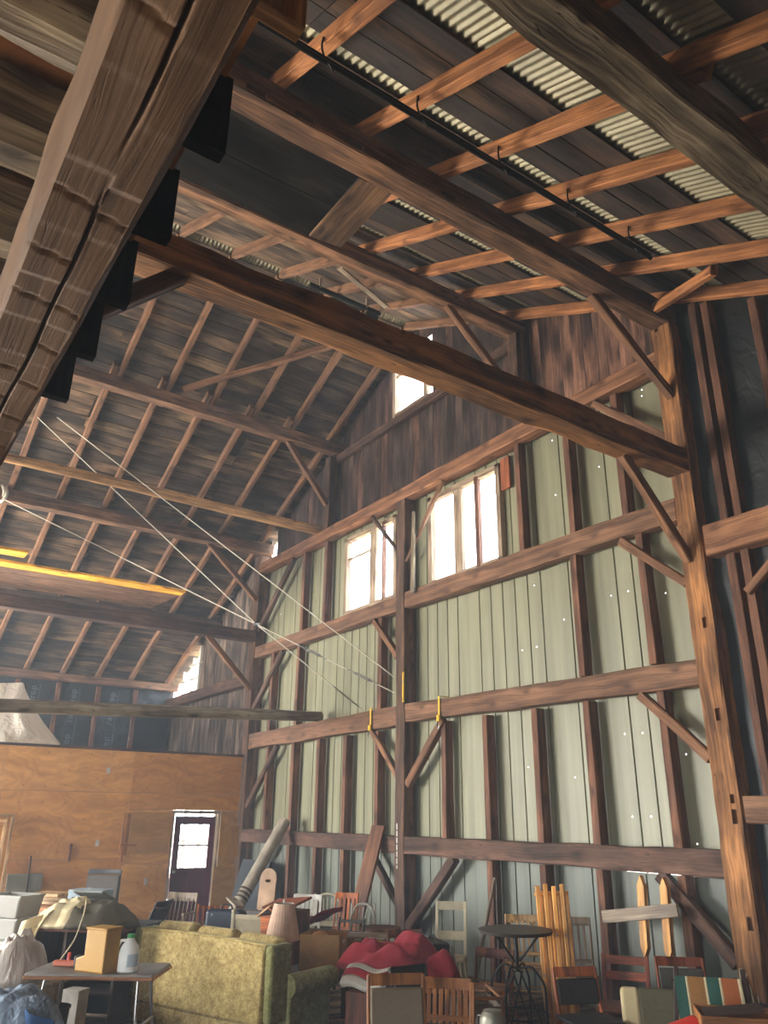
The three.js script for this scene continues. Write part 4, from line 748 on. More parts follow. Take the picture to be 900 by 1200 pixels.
// against the metal wall: grey panel, tube, oval board, plank
{
  const a = onZ(311, 1011, 0.12), t = thing('slate_board', 'slate grey flat panel leaning on the wall behind the cardboard tube', 'panel', V(a.x - 0.45, 0, 0.42)); t.rotation.x = -0.28;
  part(t, 'board', rbox(1.25, 1.22, 0.05, 0.01), std({ map: grime, color: 0x4a5156, roughness: 0.8 }), 0, 0.62, 0); part(t, 'edge_strip', rbox(0.05, 1.22, 0.055, 0.006), M.black, 0.62, 0.62, 0);
}
{
  const top = onZ(334, 962, 0.1), bot = V(-3.35, 0.05, 1.5), d = top.clone().sub(bot), t = thing('cardboard_tube', 'long mottled cardboard tube leaning across the lowest girt', 'tube', bot); t.quaternion.setFromUnitVectors(V(0, 1, 0), d.clone().normalize());
  const Ln = d.length(); part(t, 'tube', uvBox(new THREE.LatheGeometry([[0.09, 0], [0.115, 0], [0.115, Ln], [0.09, Ln], [0.09, 0]].map(([x, y]) => new THREE.Vector2(x, y)), 28)), std({ map: grime, color: 0xbdb09a, roughness: 0.85 }));
  for (const y of [0.75, 0.83, 0.91]) part(t, 'tape_band', uvBox(new THREE.CylinderGeometry(0.118, 0.118, 0.035, 28)), F.dark, 0, y, 0); part(t, 'end_cap', uvBox(new THREE.CylinderGeometry(0.09, 0.09, 0.01, 20)), F.cardDark, 0, Ln - 0.01, 0);
}
{
  const p = floorAt(322, 1037, 0.98), s = new THREE.Shape(), hw = 0.16, hh = 0.34; s.moveTo(-hw, -0.3); s.lineTo(-hw, hh - hw); s.absarc(0, hh - hw, hw, Math.PI, 0, true); s.lineTo(hw, -0.3); s.quadraticCurveTo(hw, -hh, 0, -hh); s.quadraticCurveTo(-hw, -hh, -hw, -0.3);
  const h = new THREE.Path(); h.absellipse(0, 0.14, 0.05, 0.025, 0, Math.PI * 2, true); s.holes.push(h);
  const t = thing('oval_board', 'tan rounded board with a hand hole standing on a trunk', 'board', V(-3.0, 0.02, 0.85), 0.6); t.rotation.x = -0.12;
  part(t, 'board', uvBox(new THREE.ExtrudeGeometry(s, { depth: 0.025, bevelEnabled: true, bevelSize: 0.006, bevelThickness: 0.006, bevelSegments: 1 })), std({ map: grime, color: 0xc9a382, roughness: 0.8 }), 0, 0.8, 0); part(t, 'trunk', rbox(0.7, 0.46, 0.4, 0.02), F.dark, 0.0, 0.235, 0.02);
}
{
  const top = onZ(446, 986, 0.02), m = single('leaning_plank', timberGeo(2.05, 0.24, 0.06, 0.004, 0.008, 0.3), W(0x7d5338), 'wide reddish plank leaning on the wall beside the central post', 'plank'); layTimber(m, V(top.x + 0.18, 0, 0.76), V(top.x - 0.02, 1.72, 0.1)); m.rotateY(0.15);
  const m2 = single('flat_bar', timberGeo(0.62, 0.12, 0.03, 0.003, 0.006, 0.3), F.grey, 'pale short board lying askew over the suitcase', 'board'); layTimber(m2, onY(270, 1052, 0.99), onY(283, 1064, 0.93));
}
// chairs and oddments along the wall between the tube and the central post
chair('garden_chair', 'white plastic garden chair behind the dark red cloth', floorAt(354, 1050, 0.92), 0.7, { w: 0.46, h: 0.92, back: 'slat', n: 5, bw: 0.05, mat: M.white, flat: true });
chair('garden_chair', 'cream round-backed garden chair next to the orange spindle chair', floorAt(382, 1049, 0.85), 0.9, { w: 0.46, h: 0.85, back: 'hoop', mat: M.cream, r: 0.02 });
chair('spindle_chair', 'orange-brown spindle chair with a tall slatted back by the wicker chair', floorAt(399, 1048, 1.0), 0.6, { w: 0.38, d: 0.36, h: 1.0, back: 'slat', n: 4, bw: 0.04, mat: F.orange });
chair('wicker_chair', 'white bentwood chair with an oval looped back by the leaning plank', floorAt(424, 1061, 0.9), 0.9, { w: 0.36, d: 0.36, h: 0.9, back: 'hoop', mat: M.white, round: true, r: 0.018 });
chair('dark_chair', 'low black ladder-back chair beside the yellow panel', floorAt(402, 1078, 0.82), 0.5, { w: 0.4, d: 0.36, h: 0.82, mat: M.iron, slats: [0.55, 0.66, 0.78], sw: 0.035 });
{
  const p = floorAt(370, 1063, 0.88), t = thing('storage_trunk', 'dark trunk under the dark red cloth', 'trunk', p, 0.6); part(t, 'body', rbox(0.52, 0.5, 0.36, 0.02), M.black, 0, 0.25, 0); part(t, 'lid', rbox(0.54, 0.1, 0.38, 0.03, 2), F.plastic(0x20242c), 0, 0.55, 0);
  const c = single('red_cloth', sheet((u, v) => V((u - 0.5) * 0.6, 0.03 + 0.2 * u + 0.03 * Math.sin(u * 9) + 0.02 * n3(u * 6, v * 6, 5), (v - 0.5) * 0.5), 24, 14, 0.05), F.cloth(0x7c1230), 'dark red folded cloth on the trunk by the white garden chairs', 'cloth', V(p.x, 0.6, p.z)); c.rotation.y = 0.6;
  const y = floorAt(430, 1101, 0.67), pn = thing('yellow_table', 'small table with a mustard yellow panel front', 'table', y, 0.85); part(pn, 'front_panel', rbox(0.44, 0.36, 0.02, 0.006), std({ map: grime, color: 0xd0a02c, roughness: 0.6 }), 0, 0.51, 0.2); part(pn, 'top', rbox(0.5, 0.025, 0.42, 0.008), F.grey, 0, 0.71, 0); for (const [a, b] of [[-0.2, -0.17], [0.2, -0.17], [-0.2, 0.17], [0.2, 0.17]]) part(pn, 'leg', rbox(0.035, 0.7, 0.035, 0.004), F.dark, a, 0.35, b);
  const q = floorAt(446, 1087, 0.66), s = thing('round_stool', 'round brown wooden table at the foot of the leaning plank', 'table', q); part(s, 'top', uvBox(new THREE.CylinderGeometry(0.27, 0.27, 0.035, 32)), F.walnut, 0, 0.65, 0); part(s, 'pedestal', lathe([[0, 0], [0.06, 0.03], [0.035, 0.15], [0.07, 0.3], [0.03, 0.5], [0.09, 0.63], [0, 0.63]]), F.walnut); for (let k = 0; k < 3; k++) part(s, 'foot', bar(V(0, 0.12, 0), V(0.24 * Math.cos(k * 2.1), 0.02, 0.24 * Math.sin(k * 2.1)), 0.03, 0.018), F.walnut);
  const bx = floorAt(337, 1048, 1.06), cs = thing('wooden_chest', 'dark brown chest with a tilted reddish lid behind the lampshade', 'chest', bx, 0.5); part(cs, 'body', rbox(0.5, 0.88, 0.4, 0.012), F.walnut, 0, 0.44, 0); part(cs, 'lid', rbox(0.54, 0.03, 0.42, 0.008), F.red, 0, 0.96, 0, 0.16, 0, 0.1);
}
// ------------------------------------------------------------------ right pile
chair('ladder_chair', 'cream painted ladder-back chair standing against the metal wall', floorAt(525, 1058, 1.05), 0.75, { w: 0.4, h: 1.05, sh: 0.44, mat: M.cream, slats: [0.66, 0.99], sw: 0.1, flat: true, r: 0.018, rake: 0.12 });
chair('slatback_chair', 'pale wooden slat-back chair behind the bistro table', floorAt(612, 1075, 0.95), 0.8, { w: 0.44, h: 0.95, back: 'slat', n: 5, bw: 0.03, mat: F.pale });
chair('slatback_chair', 'grey-brown slat-back chair casting a shadow behind the folded pine rack', floorAt(672, 1078, 0.98), 0.85, { w: 0.44, h: 0.98, back: 'slat', n: 5, bw: 0.03, mat: F.grey });
chair('captain_chair', 'reddish-brown chair with two wide rails and flared spindles', floorAt(727, 1123, 0.84), 0.55, { w: 0.44, h: 0.84, back: 'ladder', slats: [0.66, 0.79], sw: 0.075, mat: F.red, seatMat: F.walnut, flat: true });
chair('padded_chair', 'red-framed chair with a grey padded back below the pickets', floorAt(803, 1128, 0.84), 0.85, { w: 0.46, h: 0.84, back: 'panel', mat: F.red, panelMat: F.cloth(0x4b463d), seatMat: M.black });
chair('padded_chair', 'orange-railed chair with a dark padded back beside the pine rack', floorAt(688, 1137, 0.82), 1.2, { w: 0.44, h: 0.8, back: 'panel', mat: F.orange, panelMat: F.cloth(0x2f2c29), seatMat: M.black });
chair('stool_chair', 'brown plank chair with a thick worn seat and curved back rail', floorAt(570, 1116, 0.75), 0.5, { w: 0.44, d: 0.4, sh: 0.42, h: 0.75, back: 'spindle', n: 3, mat: F.walnut, seatMat: F.oak, st: 0.055, sw: 0.09, splay: 0.05 });
{ const c = chair('upholstered_chair', 'chair with a grey upholstered back and carved wooden top rail by the sofa arm', floorAt(472, 1150, 0.93), 1.15, { w: 0.46, h: 0.93, back: 'panel', mat: F.oak, panelMat: F.cloth(0x857661), seatMat: F.cloth(0x857661) }); }
chair('folding_chair', 'wooden folding chair with vertical brown slats and a cut-out handle', floorAt(519, 1156, 0.8), 0.75, { w: 0.44, h: 0.8, back: 'slat', n: 7, bw: 0.035, mat: F.oak, sw: 0.12, flat: true });
chair('folding_chair', 'black metal folding chair squeezed behind the wooden slat folding chair', floorAt(500, 1138, 0.82), 1.6, { w: 0.42, h: 0.82, back: 'panel', mat: M.iron, panelMat: M.black, seatMat: M.black });
chair('steel_chair', 'chrome tube chair frame between the red blanket and the plank chair', floorAt(533, 1113, 0.74), 1.6, { w: 0.36, d: 0.34, h: 0.74, back: 'hoop', mat: M.steel, seatMat: M.black, r: 0.012 });
chair('brown_chair', 'brown chair tipped behind the red blanket', floorAt(481, 1093, 0.8), 1.2, { w: 0.44, h: 0.8, back: 'spindle', n: 4, mat: F.walnut, bow: 0.05 });
{
  const p = floorAt(466, 1108, 0.81), base = thing('trunk', 'dark trunk buried under the red blanket', 'trunk', p, 0.3); part(base, 'body', rbox(0.8, 0.5, 0.5, 0.02), M.black, 0, 0.25, 0); part(base, 'lid', rbox(0.82, 0.08, 0.52, 0.02), F.dark, 0, 0.54, 0);
  const g = heap(0.66, 0.46, 0.22, 17, { fold: 0.9, pow: 3.5, flat: 0.6, n: 64 }); const b = single('red_blanket', g, F.cloth(0x8c1a26), 'crumpled dark red blanket heaped on a trunk', 'blanket', V(p.x, 0.585, p.z)); b.rotation.y = 0.4;
  const s = thing('striped_cushion', 'red cushion with pale grey stripes sliding off the red blanket', 'cushion', floorAt(436, 1130, 0.7).setY(0), 0.5); part(s, 'crate', rbox(0.4, 0.48, 0.34, 0.01), F.walnut, 0, 0.24, 0);
  for (let k = 0; k < 6; k++) part(s, 'stripe', sheet((u, v) => V((u - 0.5) * 0.46, 0.05 + 0.1 * Math.sin((k + v) / 6 * Math.PI) + 0.02 * Math.sin(u * 7), ((k + v) / 6 - 0.5) * 0.42), 14, 4, 0.06), k % 2 ? F.cloth(0xb7b0a2) : F.cloth(0x9a1f2a), 0, 0.51, 0, 0.15);
  const bag = floorAt(507, 1101, 0.8), bg = thing('black_case', 'black boxy case with a handle next to the cream ladder-back chair', 'case', bag, -0.3); part(bg, 'body', rbox(0.5, 0.36, 0.22, 0.03, 2), M.black, 0, 0.62, 0); part(bg, 'handle', tube([V(-0.1, 0.79, 0), V(-0.07, 0.84, 0), V(0.07, 0.84, 0), V(0.1, 0.79, 0)], 0.012, 14), M.black); part(bg, 'stand', rbox(0.46, 0.44, 0.24, 0.01), F.dark, 0, 0.22, 0);
}
{ // bistro table
  const p = floorAt(604, 1089, 1.05), t = thing('bistro_table', 'tall black bistro table with a thin round top and scrolled iron base', 'table', p, 0.4);
  part(t, 'top', uvBox(new THREE.CylinderGeometry(0.36, 0.35, 0.03, 40)), std({ map: grime, color: 0x3a332d, roughness: 0.5 }), 0, 1.035, 0);
  for (let k = 0; k < 3; k++) { const a = k * 2.094, c = Math.cos(a), s = Math.sin(a); part(t, 'strut', bar(V(c * 0.24, 1.02, s * 0.24), V(c * 0.03, 0.78, s * 0.03), 0.011), M.iron); }
  part(t, 'column', cyl(0.02, 0.02, 0.34, 10), M.iron, 0, 0.86, 0);
  for (let k = 0; k < 4; k++) { const a = k * 1.571, c = Math.cos(a), s = Math.sin(a), P = (r, y) => V(c * r, y, s * r); part(t, 'leg', tube([P(0.03, 0.72), P(0.15, 0.74), P(0.27, 0.6), P(0.28, 0.35), P(0.3, 0.12), P(0.36, 0.01)], 0.012, 28), M.iron); part(t, 'cross_brace', bar(P(0.05, 0.7), V(-s * 0.3, 0.14, c * 0.3), 0.009), M.iron); }
  part(t, 'ring', uvBox(new THREE.TorusGeometry(0.28, 0.01, 8, 40).rotateX(Math.PI / 2)), M.iron, 0, 0.34, 0);
}
{ // folded pine rack
  const p = floorAt(650, 1046, 1.36), t = thing('folded_rack', 'tall folded rack of golden pine slats leaning in the chair pile', 'rack', p, 0.7); t.rotation.z = 0.05;
  for (let k = 0; k < 4; k++) { const f = new THREE.Group(); const zz = (k - 1.5) * 0.012; part(t, 'frame_rail', rbox(0.045, 1.42, 0.055, 0.008, 1, 1), F.pine, -0.12 + k * 0.085, 0.71 + (k % 2) * 0.02, zz * 3, 0, 0, -0.02); part(t, 'frame_rail', rbox(0.03, 1.36, 0.04, 0.006, 1, 1), F.pine, -0.09 + k * 0.085, 0.68, -0.16, 0, 0, -0.02); for (const y of [0.3, 0.62, 0.98]) part(t, 'bolt', cyl(0.012, 0.012, 0.07, 8), M.steel, -0.12 + k * 0.085, y, zz * 3, Math.PI / 2); }
  for (const y of [0.25, 1.34]) part(t, 'dowel', bar(V(-0.15, y, -0.08), V(0.17, y, -0.08), 0.014), F.pine);
}
{ // pieces leaning on the wall
  const t = thing('leaning_poles', 'two grey poles joined at the top, leaning against the metal wall', 'poles', V(2.24, 0, 0.1)); part(t, 'pole', bar(V(-0.05, 0.0, 0.45), V(0.0, 1.32, 0.05), 0.03, 0.02), F.grey); part(t, 'pole', bar(V(0.3, 0.0, 0.3), V(0.02, 1.3, 0.04), 0.022, 0.016), F.dark);
  const f = thing('picket_fence', 'two pointed pine pickets nailed across a rough board on the wall', 'fence piece', V(4.53, 0.68, 0.03)); f.rotation.x = -0.06;
  const s = new THREE.Shape(); s.moveTo(0, 0); s.lineTo(0.045, 0.1); s.lineTo(0.045, 0.7); s.lineTo(0, 0.8); s.lineTo(-0.045, 0.7); s.lineTo(-0.045, 0.1);
  const pg = uvBox(new THREE.ExtrudeGeometry(s, { depth: 0.06, bevelEnabled: false }), 1); for (const x of [0, 0.3]) part(f, 'picket', pg, F.pine, x, 0, 0.04);
  part(f, 'rail', rbox(1.02, 0.13, 0.04, 0.006, 1, 0), F.grey, -0.02, 0.42, 0.12, 0, 0, 0.16);
}
{ // crates and basket
  const p = floorAt(556, 1160, 0.6), t = thing('slatted_crate', 'open wooden crate with woven sides in front of the plank chair', 'crate', p, -0.5), w = 0.62, h = 0.36, d = 0.36;
  part(t, 'base', box(w, 0.015, d), F.grey, 0, 0.22, 0); for (const s of [-1, 1]) { for (let k = 0; k < 4; k++) { part(t, 'slat', rbox(w, 0.06, 0.012, 0.003), F.grey, 0, 0.26 + k * 0.08, s * d / 2); part(t, 'slat', rbox(0.012, 0.06, d, 0.003), F.grey, s * w / 2, 0.26 + k * 0.08, 0); } part(t, 'rim', rbox(w + 0.03, 0.025, 0.03, 0.005), F.oak, 0, 0.59, s * d / 2); part(t, 'rim', rbox(0.03, 0.025, d, 0.005), F.oak, s * w / 2, 0.59, 0); for (const q of [-1, 1]) part(t, 'corner_post', rbox(0.03, 0.59, 0.03, 0.004), F.oak, s * w / 2, 0.295, q * d / 2); for (let k = 0; k < 7; k++) part(t, 'weave_strip', rbox(0.03, 0.3, 0.006, 0.002), F.dark, -w / 2 + 0.07 + k * 0.08, 0.39, s * (d / 2 + 0.01)); }
  const c = floorAt(577, 1184, 0.62), k = thing('watering_can', 'dull metal can with a side handle in front of the bistro table', 'can', c); part(k, 'stand', rbox(0.3, 0.36, 0.3, 0.01), F.walnut, 0, 0.18, 0); part(k, 'body', lathe([[0, 0], [0.11, 0], [0.105, 0.2], [0.085, 0.24], [0.07, 0.25], [0.075, 0.26], [0, 0.26]]), std({ color: 0x8b8878, roughness: 0.45, metalness: 0.5 }), 0, 0.36, 0); part(k, 'handle', tube([V(-0.1, 0.56, 0), V(-0.18, 0.55, 0), V(-0.18, 0.42, 0), V(-0.11, 0.4, 0)], 0.01, 20), M.steel);
}
{ // striped deck chair, lettered box, cushion, patio chair at the mortised post
  const p = floorAt(832, 1152, 0.79), t = thing('deck_chair', 'folded deck chair with green, tan and cream striped canvas', 'deck chair', p, 0.75); t.rotation.x = -0.2;
  for (const s of [-1, 1]) part(t, 'frame_rail', rbox(0.04, 0.95, 0.03, 0.006), F.dark, s * 0.3, 0.42, 0, 0, 0, s > 0 ? 0 : -0.12); part(t, 'crossbar', bar(V(-0.3, 0.8, 0), V(0.3, 0.8, 0), 0.018), F.dark);
  const cols = [0x2c5a4c, 0xd9c9a0, 0xa2713c, 0xd9c9a0, 0x2c5a4c, 0xd9c9a0, 0xb0602c, 0xd9c9a0], ws = [0.09, 0.02, 0.13, 0.02, 0.1, 0.02, 0.13, 0.03]; let x = -0.27;
  cols.forEach((c, i) => { const w = ws[i]; part(t, 'canvas_stripe', sheet((u, v) => V(x + u * w, 0.12 + v * 0.7, 0.03 + 0.04 * Math.sin(v * Math.PI)), 2, 10, 0.004), F.cloth(c)); x += w; });
  const q = floorAt(866, 1179, 0.72), b = thing('lettered_box', 'brown wooden box with dark stencilled letters', 'box', q, 0.75), w = 0.62, h = 0.56, d = 0.4;
  part(b, 'front_panel', box(w, h, 0.015), F.oak, 0, 0.12 + h / 2, d / 2); part(b, 'back_panel', box(w, h, 0.015), F.oak, 0, 0.12 + h / 2, -d / 2); for (const s of [-1, 1]) part(b, 'side_panel', box(0.015, h, d), F.oak, s * w / 2, 0.12 + h / 2, 0); part(b, 'bottom_panel', box(w, 0.02, d), F.oak, 0, 0.11, 0); part(b, 'flap', rbox(0.44, 0.01, 0.2, 0.003), F.dark, -0.06, 0.7, 0.05, 0.1, 0, 0.12); for (const s of [-1, 1]) part(b, 'foot', box(0.05, 0.1, d), F.dark, s * 0.24, 0.05, 0);
  const cv = document.createElement('canvas'); cv.width = 256; cv.height = 64; const cx = cv.getContext('2d'); cx.fillStyle = '#a8743f'; cx.fillRect(0, 0, 256, 64); cx.fillStyle = '#3a2414'; cx.font = 'bold 44px sans-serif'; cx.textAlign = 'center'; cx.fillText('FOLLY', 128, 48); const ct = new THREE.CanvasTexture(cv); ct.colorSpace = THREE.SRGBColorSpace;
  part(b, 'lettering', new THREE.BoxGeometry(0.3, 0.075, 0.004), std({ map: ct, roughness: 0.85 }), 0.0, 0.52, d / 2 + 0.009);
  const r = thing('plastic_scoop', 'bright red plastic scoop lying by the lettered box', 'scoop', floorAt(800, 1192, 0.62), -0.4); part(r, 'shell', sheet((u, v) => V((u - 0.5) * 0.26, 0.56 + 0.06 * Math.sin(u * Math.PI) - 0.05 * v, (v - 0.5) * 0.2), 16, 10, 0.02), F.plastic(0xd02a1c, 0.4)); part(r, 'stool', rbox(0.24, 0.5, 0.22, 0.01), F.dark, 0, 0.25, 0);
  const c = thing('seat_cushion', 'worn beige and olive cushion leaning below the reddish-brown chair', 'cushion', floorAt(764, 1160, 0.72), 0.75); c.rotation.x = -0.5; part(c, 'pad', uvBox(new RoundedBoxGeometry(0.34, 0.72, 0.1, 3, 0.04)), F.cloth(0x5f5a40), 0.06, 0.4, 0); part(c, 'cover', uvBox(new RoundedBoxGeometry(0.16, 0.72, 0.11, 3, 0.04)), F.cloth(0xd2bf90), -0.17, 0.4, 0); part(c, 'flap', uvBox(new RoundedBoxGeometry(0.16, 0.3, 0.108, 3, 0.04)), F.cloth(0xd8c59a), 0.27, 0.52, 0);
  chair('round_chair', 'white loop-backed chair at the foot of the mortised post', floorAt(890, 1142, 0.72), 0.5, { w: 0.4, d: 0.36, h: 0.72, back: 'hoop', mat: M.cream, seatMat: M.black, r: 0.022 });
  const bn = thing('dark_bundle', 'dark rolled bundle standing between deck chair and mortised post', 'bundle', floorAt(862, 1146, 0.78)); part(bn, 'roll', lathe([[0, 0], [0.1, 0], [0.11, 0.3], [0.09, 0.76], [0, 0.78]]), F.cloth(0x3d3a35)); part(bn, 'tie', uvBox(new THREE.TorusGeometry(0.105, 0.012, 6, 20).rotateX(Math.PI / 2)), M.white, 0, 0.5, 0);
  const hb = thing('black_bag', 'black bag on the seat below the pickets', 'bag', floorAt(803, 1128, 0.84), 0.85); part(hb, 'body', uvBox(new RoundedBoxGeometry(0.34, 0.14, 0.2, 3, 0.05)), M.black, 0, 0.54, 0.06); part(hb, 'strap', tube([V(-0.12, 0.58, 0.1), V(-0.05, 0.64, 0.1), V(0.05, 0.64, 0.1), V(0.12, 0.58, 0.1)], 0.01, 14), M.black);
}
// ------------------------------------------------------------------ left side: tables, bins, bags
function deskTable(name, label, pos, ry, w, d, h, o = {}) {
  const t = thing(name, label, o.category ?? 'table', pos, ry); part(t, 'top', rbox(w, 0.03, d, 0.008), o.top ?? F.oak, 0, h - 0.015, 0); if (o.apron) { part(t, 'apron', rbox(w - 0.06, o.apron, 0.02, 0.004), o.top ?? F.oak, 0, h - 0.03 - o.apron / 2, d / 2 - 0.04); part(t, 'apron', rbox(w - 0.06, o.apron, 0.02, 0.004), o.top ?? F.oak, 0, h - 0.03 - o.apron / 2, -d / 2 + 0.04); }
  for (const [a, b] of [[-1, -1], [1, -1], [-1, 1], [1, 1]]) part(t, 'leg', rbox(0.045, h - 0.03, 0.045, 0.005), o.leg ?? o.top ?? F.oak, a * (w / 2 - 0.05), (h - 0.03) / 2, b * (d / 2 - 0.05)); return t;
}
{ // folding table with the mustard bin and the milk jug
  const p = floorAt(118, 1134, 0.73), t = thing('folding_table', 'grey folding table with tube legs under the mustard bin and milk jug', 'table', p, 0.95);
  part(t, 'top', rbox(1.15, 0.04, 0.62, 0.015, 2), std({ map: grime, color: 0x9b938a, roughness: 0.6 }), 0, 0.71, 0); part(t, 'edge_band', rbox(1.17, 0.03, 0.64, 0.01), F.oak, 0, 0.695, 0);
  for (const s of [-1, 1]) { for (const q of [-1, 1]) part(t, 'leg', tube([V(s * 0.42, 0.69, q * 0.2), V(s * 0.44, 0.4, q * 0.24), V(s * 0.5, 0.01, q * 0.27)], 0.014, 16), M.steel); part(t, 'leg_brace', bar(V(s * 0.46, 0.3, -0.25), V(s * 0.46, 0.3, 0.25), 0.01), M.steel); }
  part(t, 'stretcher', bar(V(-0.47, 0.25, 0), V(0.47, 0.25, 0), 0.01), M.iron);
  const b = thing('mustard_bin', 'mustard yellow flared plastic bin on the grey folding table', 'bin', onY(112, 1138, 0.73), 0.5), f = F.plastic(0xa87a1c, 0.5);
  b.scale.setScalar(0.8); const sh = new THREE.Shape(); sh.moveTo(-0.2, 0); sh.lineTo(0.2, 0); sh.lineTo(0.2, 0.1); sh.lineTo(0.2, 0.42); sh.lineTo(-0.08, 0.42); sh.lineTo(-0.08, 0.14); sh.lineTo(-0.2, 0.1); part(b, 'body', uvBox(new THREE.ExtrudeGeometry(sh, { depth: 0.2, bevelEnabled: true, bevelSize: 0.015, bevelThickness: 0.015, bevelSegments: 2 })), f, 0, 0.015, -0.1); part(b, 'rim', rbox(0.33, 0.025, 0.26, 0.01), f, 0.06, 0.44, 0);
  const j = thing('milk_jug', 'white milk jug with a green cap on the grey folding table', 'jug', onY(149, 1139, 0.73), 0.6);
  part(j, 'body', lathe([[0, 0], [0.085, 0], [0.09, 0.02], [0.09, 0.16], [0.075, 0.21], [0.04, 0.25], [0.03, 0.28], [0, 0.28]], 28), F.plastic(0xe9ebe6, 0.4)); part(j, 'cap', cyl(0.034, 0.034, 0.03, 20), F.plastic(0x2e9a4c, 0.4), 0, 0.29, 0); part(j, 'handle', tube([V(-0.03, 0.25, 0), V(-0.1, 0.245, 0), V(-0.13, 0.2, 0), V(-0.125, 0.1, 0), V(-0.08, 0.06, 0)], 0.013, 24), F.plastic(0xe9ebe6, 0.4)); part(j, 'label', shift(uvBox(new THREE.CylinderGeometry(0.0905, 0.0905, 0.1, 20, 1, true, 0.5, 1.5)), 0, 0.1, 0), F.plastic(0xb8c8d0, 0.5));
  const h = thing('hand_tool', 'red and black hand tool lying on the folding table edge', 'tool', onY(77, 1133, 0.732), 0.9); part(h, 'grip', rbox(0.24, 0.05, 0.06, 0.015), F.plastic(0xb86040, 0.5), 0, 0.03, 0, 0, 0, 0.0); part(h, 'head', rbox(0.08, 0.1, 0.07, 0.015), M.black, 0.12, 0.05, 0); part(h, 'trigger', rbox(0.03, 0.08, 0.03, 0.008), F.plastic(0xc03a2a, 0.5), 0.02, 0.08, 0);
  const wb = thing('white_box', 'small white box under the folding table', 'box', onY(90, 1160, 0.0).setY(0), 0.7); wb.position.copy(floorAt(90, 1152, 0.42)); part(wb, 'carton', rbox(0.2, 0.34, 0.18, 0.004), M.white, 0, 0.17, 0); part(wb, 'lid', rbox(0.21, 0.03, 0.19, 0.004), M.white, 0, 0.355, 0);
}
{ // stack behind: dark cabinet, burlap and jackets
  const p = floorAt(105, 1075, 0.98), c = thing('open_cabinet', 'dark open cabinet under the heap of sacks and jackets', 'cabinet', p, 0.8);
  part(c, 'top', rbox(1.0, 0.04, 0.5, 0.01), F.walnut, 0, 0.88, 0); for (const x of [-0.48, -0.12, 0.48]) part(c, 'side', rbox(0.035, 0.86, 0.48, 0.005), F.dark, x, 0.43, 0); part(c, 'back', rbox(0.96, 0.84, 0.015, 0.003), M.black, 0, 0.44, -0.23); part(c, 'shelf', rbox(0.95, 0.025, 0.46, 0.004), F.dark, 0, 0.3, 0);
  const hp = single('jacket_heap', heap(0.6, 0.36, 0.2, 21, { fold: 0.6, pow: 3 }), F.cloth(0x5a5340), 'heap of olive and brown jackets on the dark cabinet', 'jackets', V(p.x, 0.905, p.z)); hp.rotation.y = 0.8;
  const bp = thing('burlap_sack', 'cream sack draped over the jackets and down the cabinet side', 'sack', V(p.x, 0.9, p.z), 0.8);
  part(bp, 'cloth', heap(0.4, 0.38, 0.25, 23, { fold: 0.35, pow: 3 }), F.cloth(0xd9c79b), -0.22, 0, 0.02);
  part(bp, 'hanging_flap', sheet((u, v) => V(-0.62 + u * 0.34 - 0.04 * v, 0.12 * u + 0.05 - v * 0.52 * (1 - u * 0.9), 0.3 + 0.05 * Math.sin(u * 6 + v * 3)), 14, 12, 0.012), F.cloth(0xd9c79b));
  part(bp, 'cord', tube([V(0.1, 0.29, 0.3), V(0.12, 0.12, 0.37), V(0.05, -0.1, 0.36), V(-0.08, -0.3, 0.38)], 0.008, 24), F.cloth(0xd8c9a4));
  const gb = thing('grey_binder', 'flat grey folder on the sacks in front of the pale blue carton', 'folder', onY(109, 1060, 1.06), 0.7); part(gb, 'cover', rbox(0.4, 0.03, 0.3, 0.01), std({ color: 0x6f7470, roughness: 0.6 }), 0, 0.1, 0, -0.35, 0, 0); part(gb, 'spine', rbox(0.4, 0.05, 0.02, 0.006), M.black, 0, 0.06, 0.14);
}
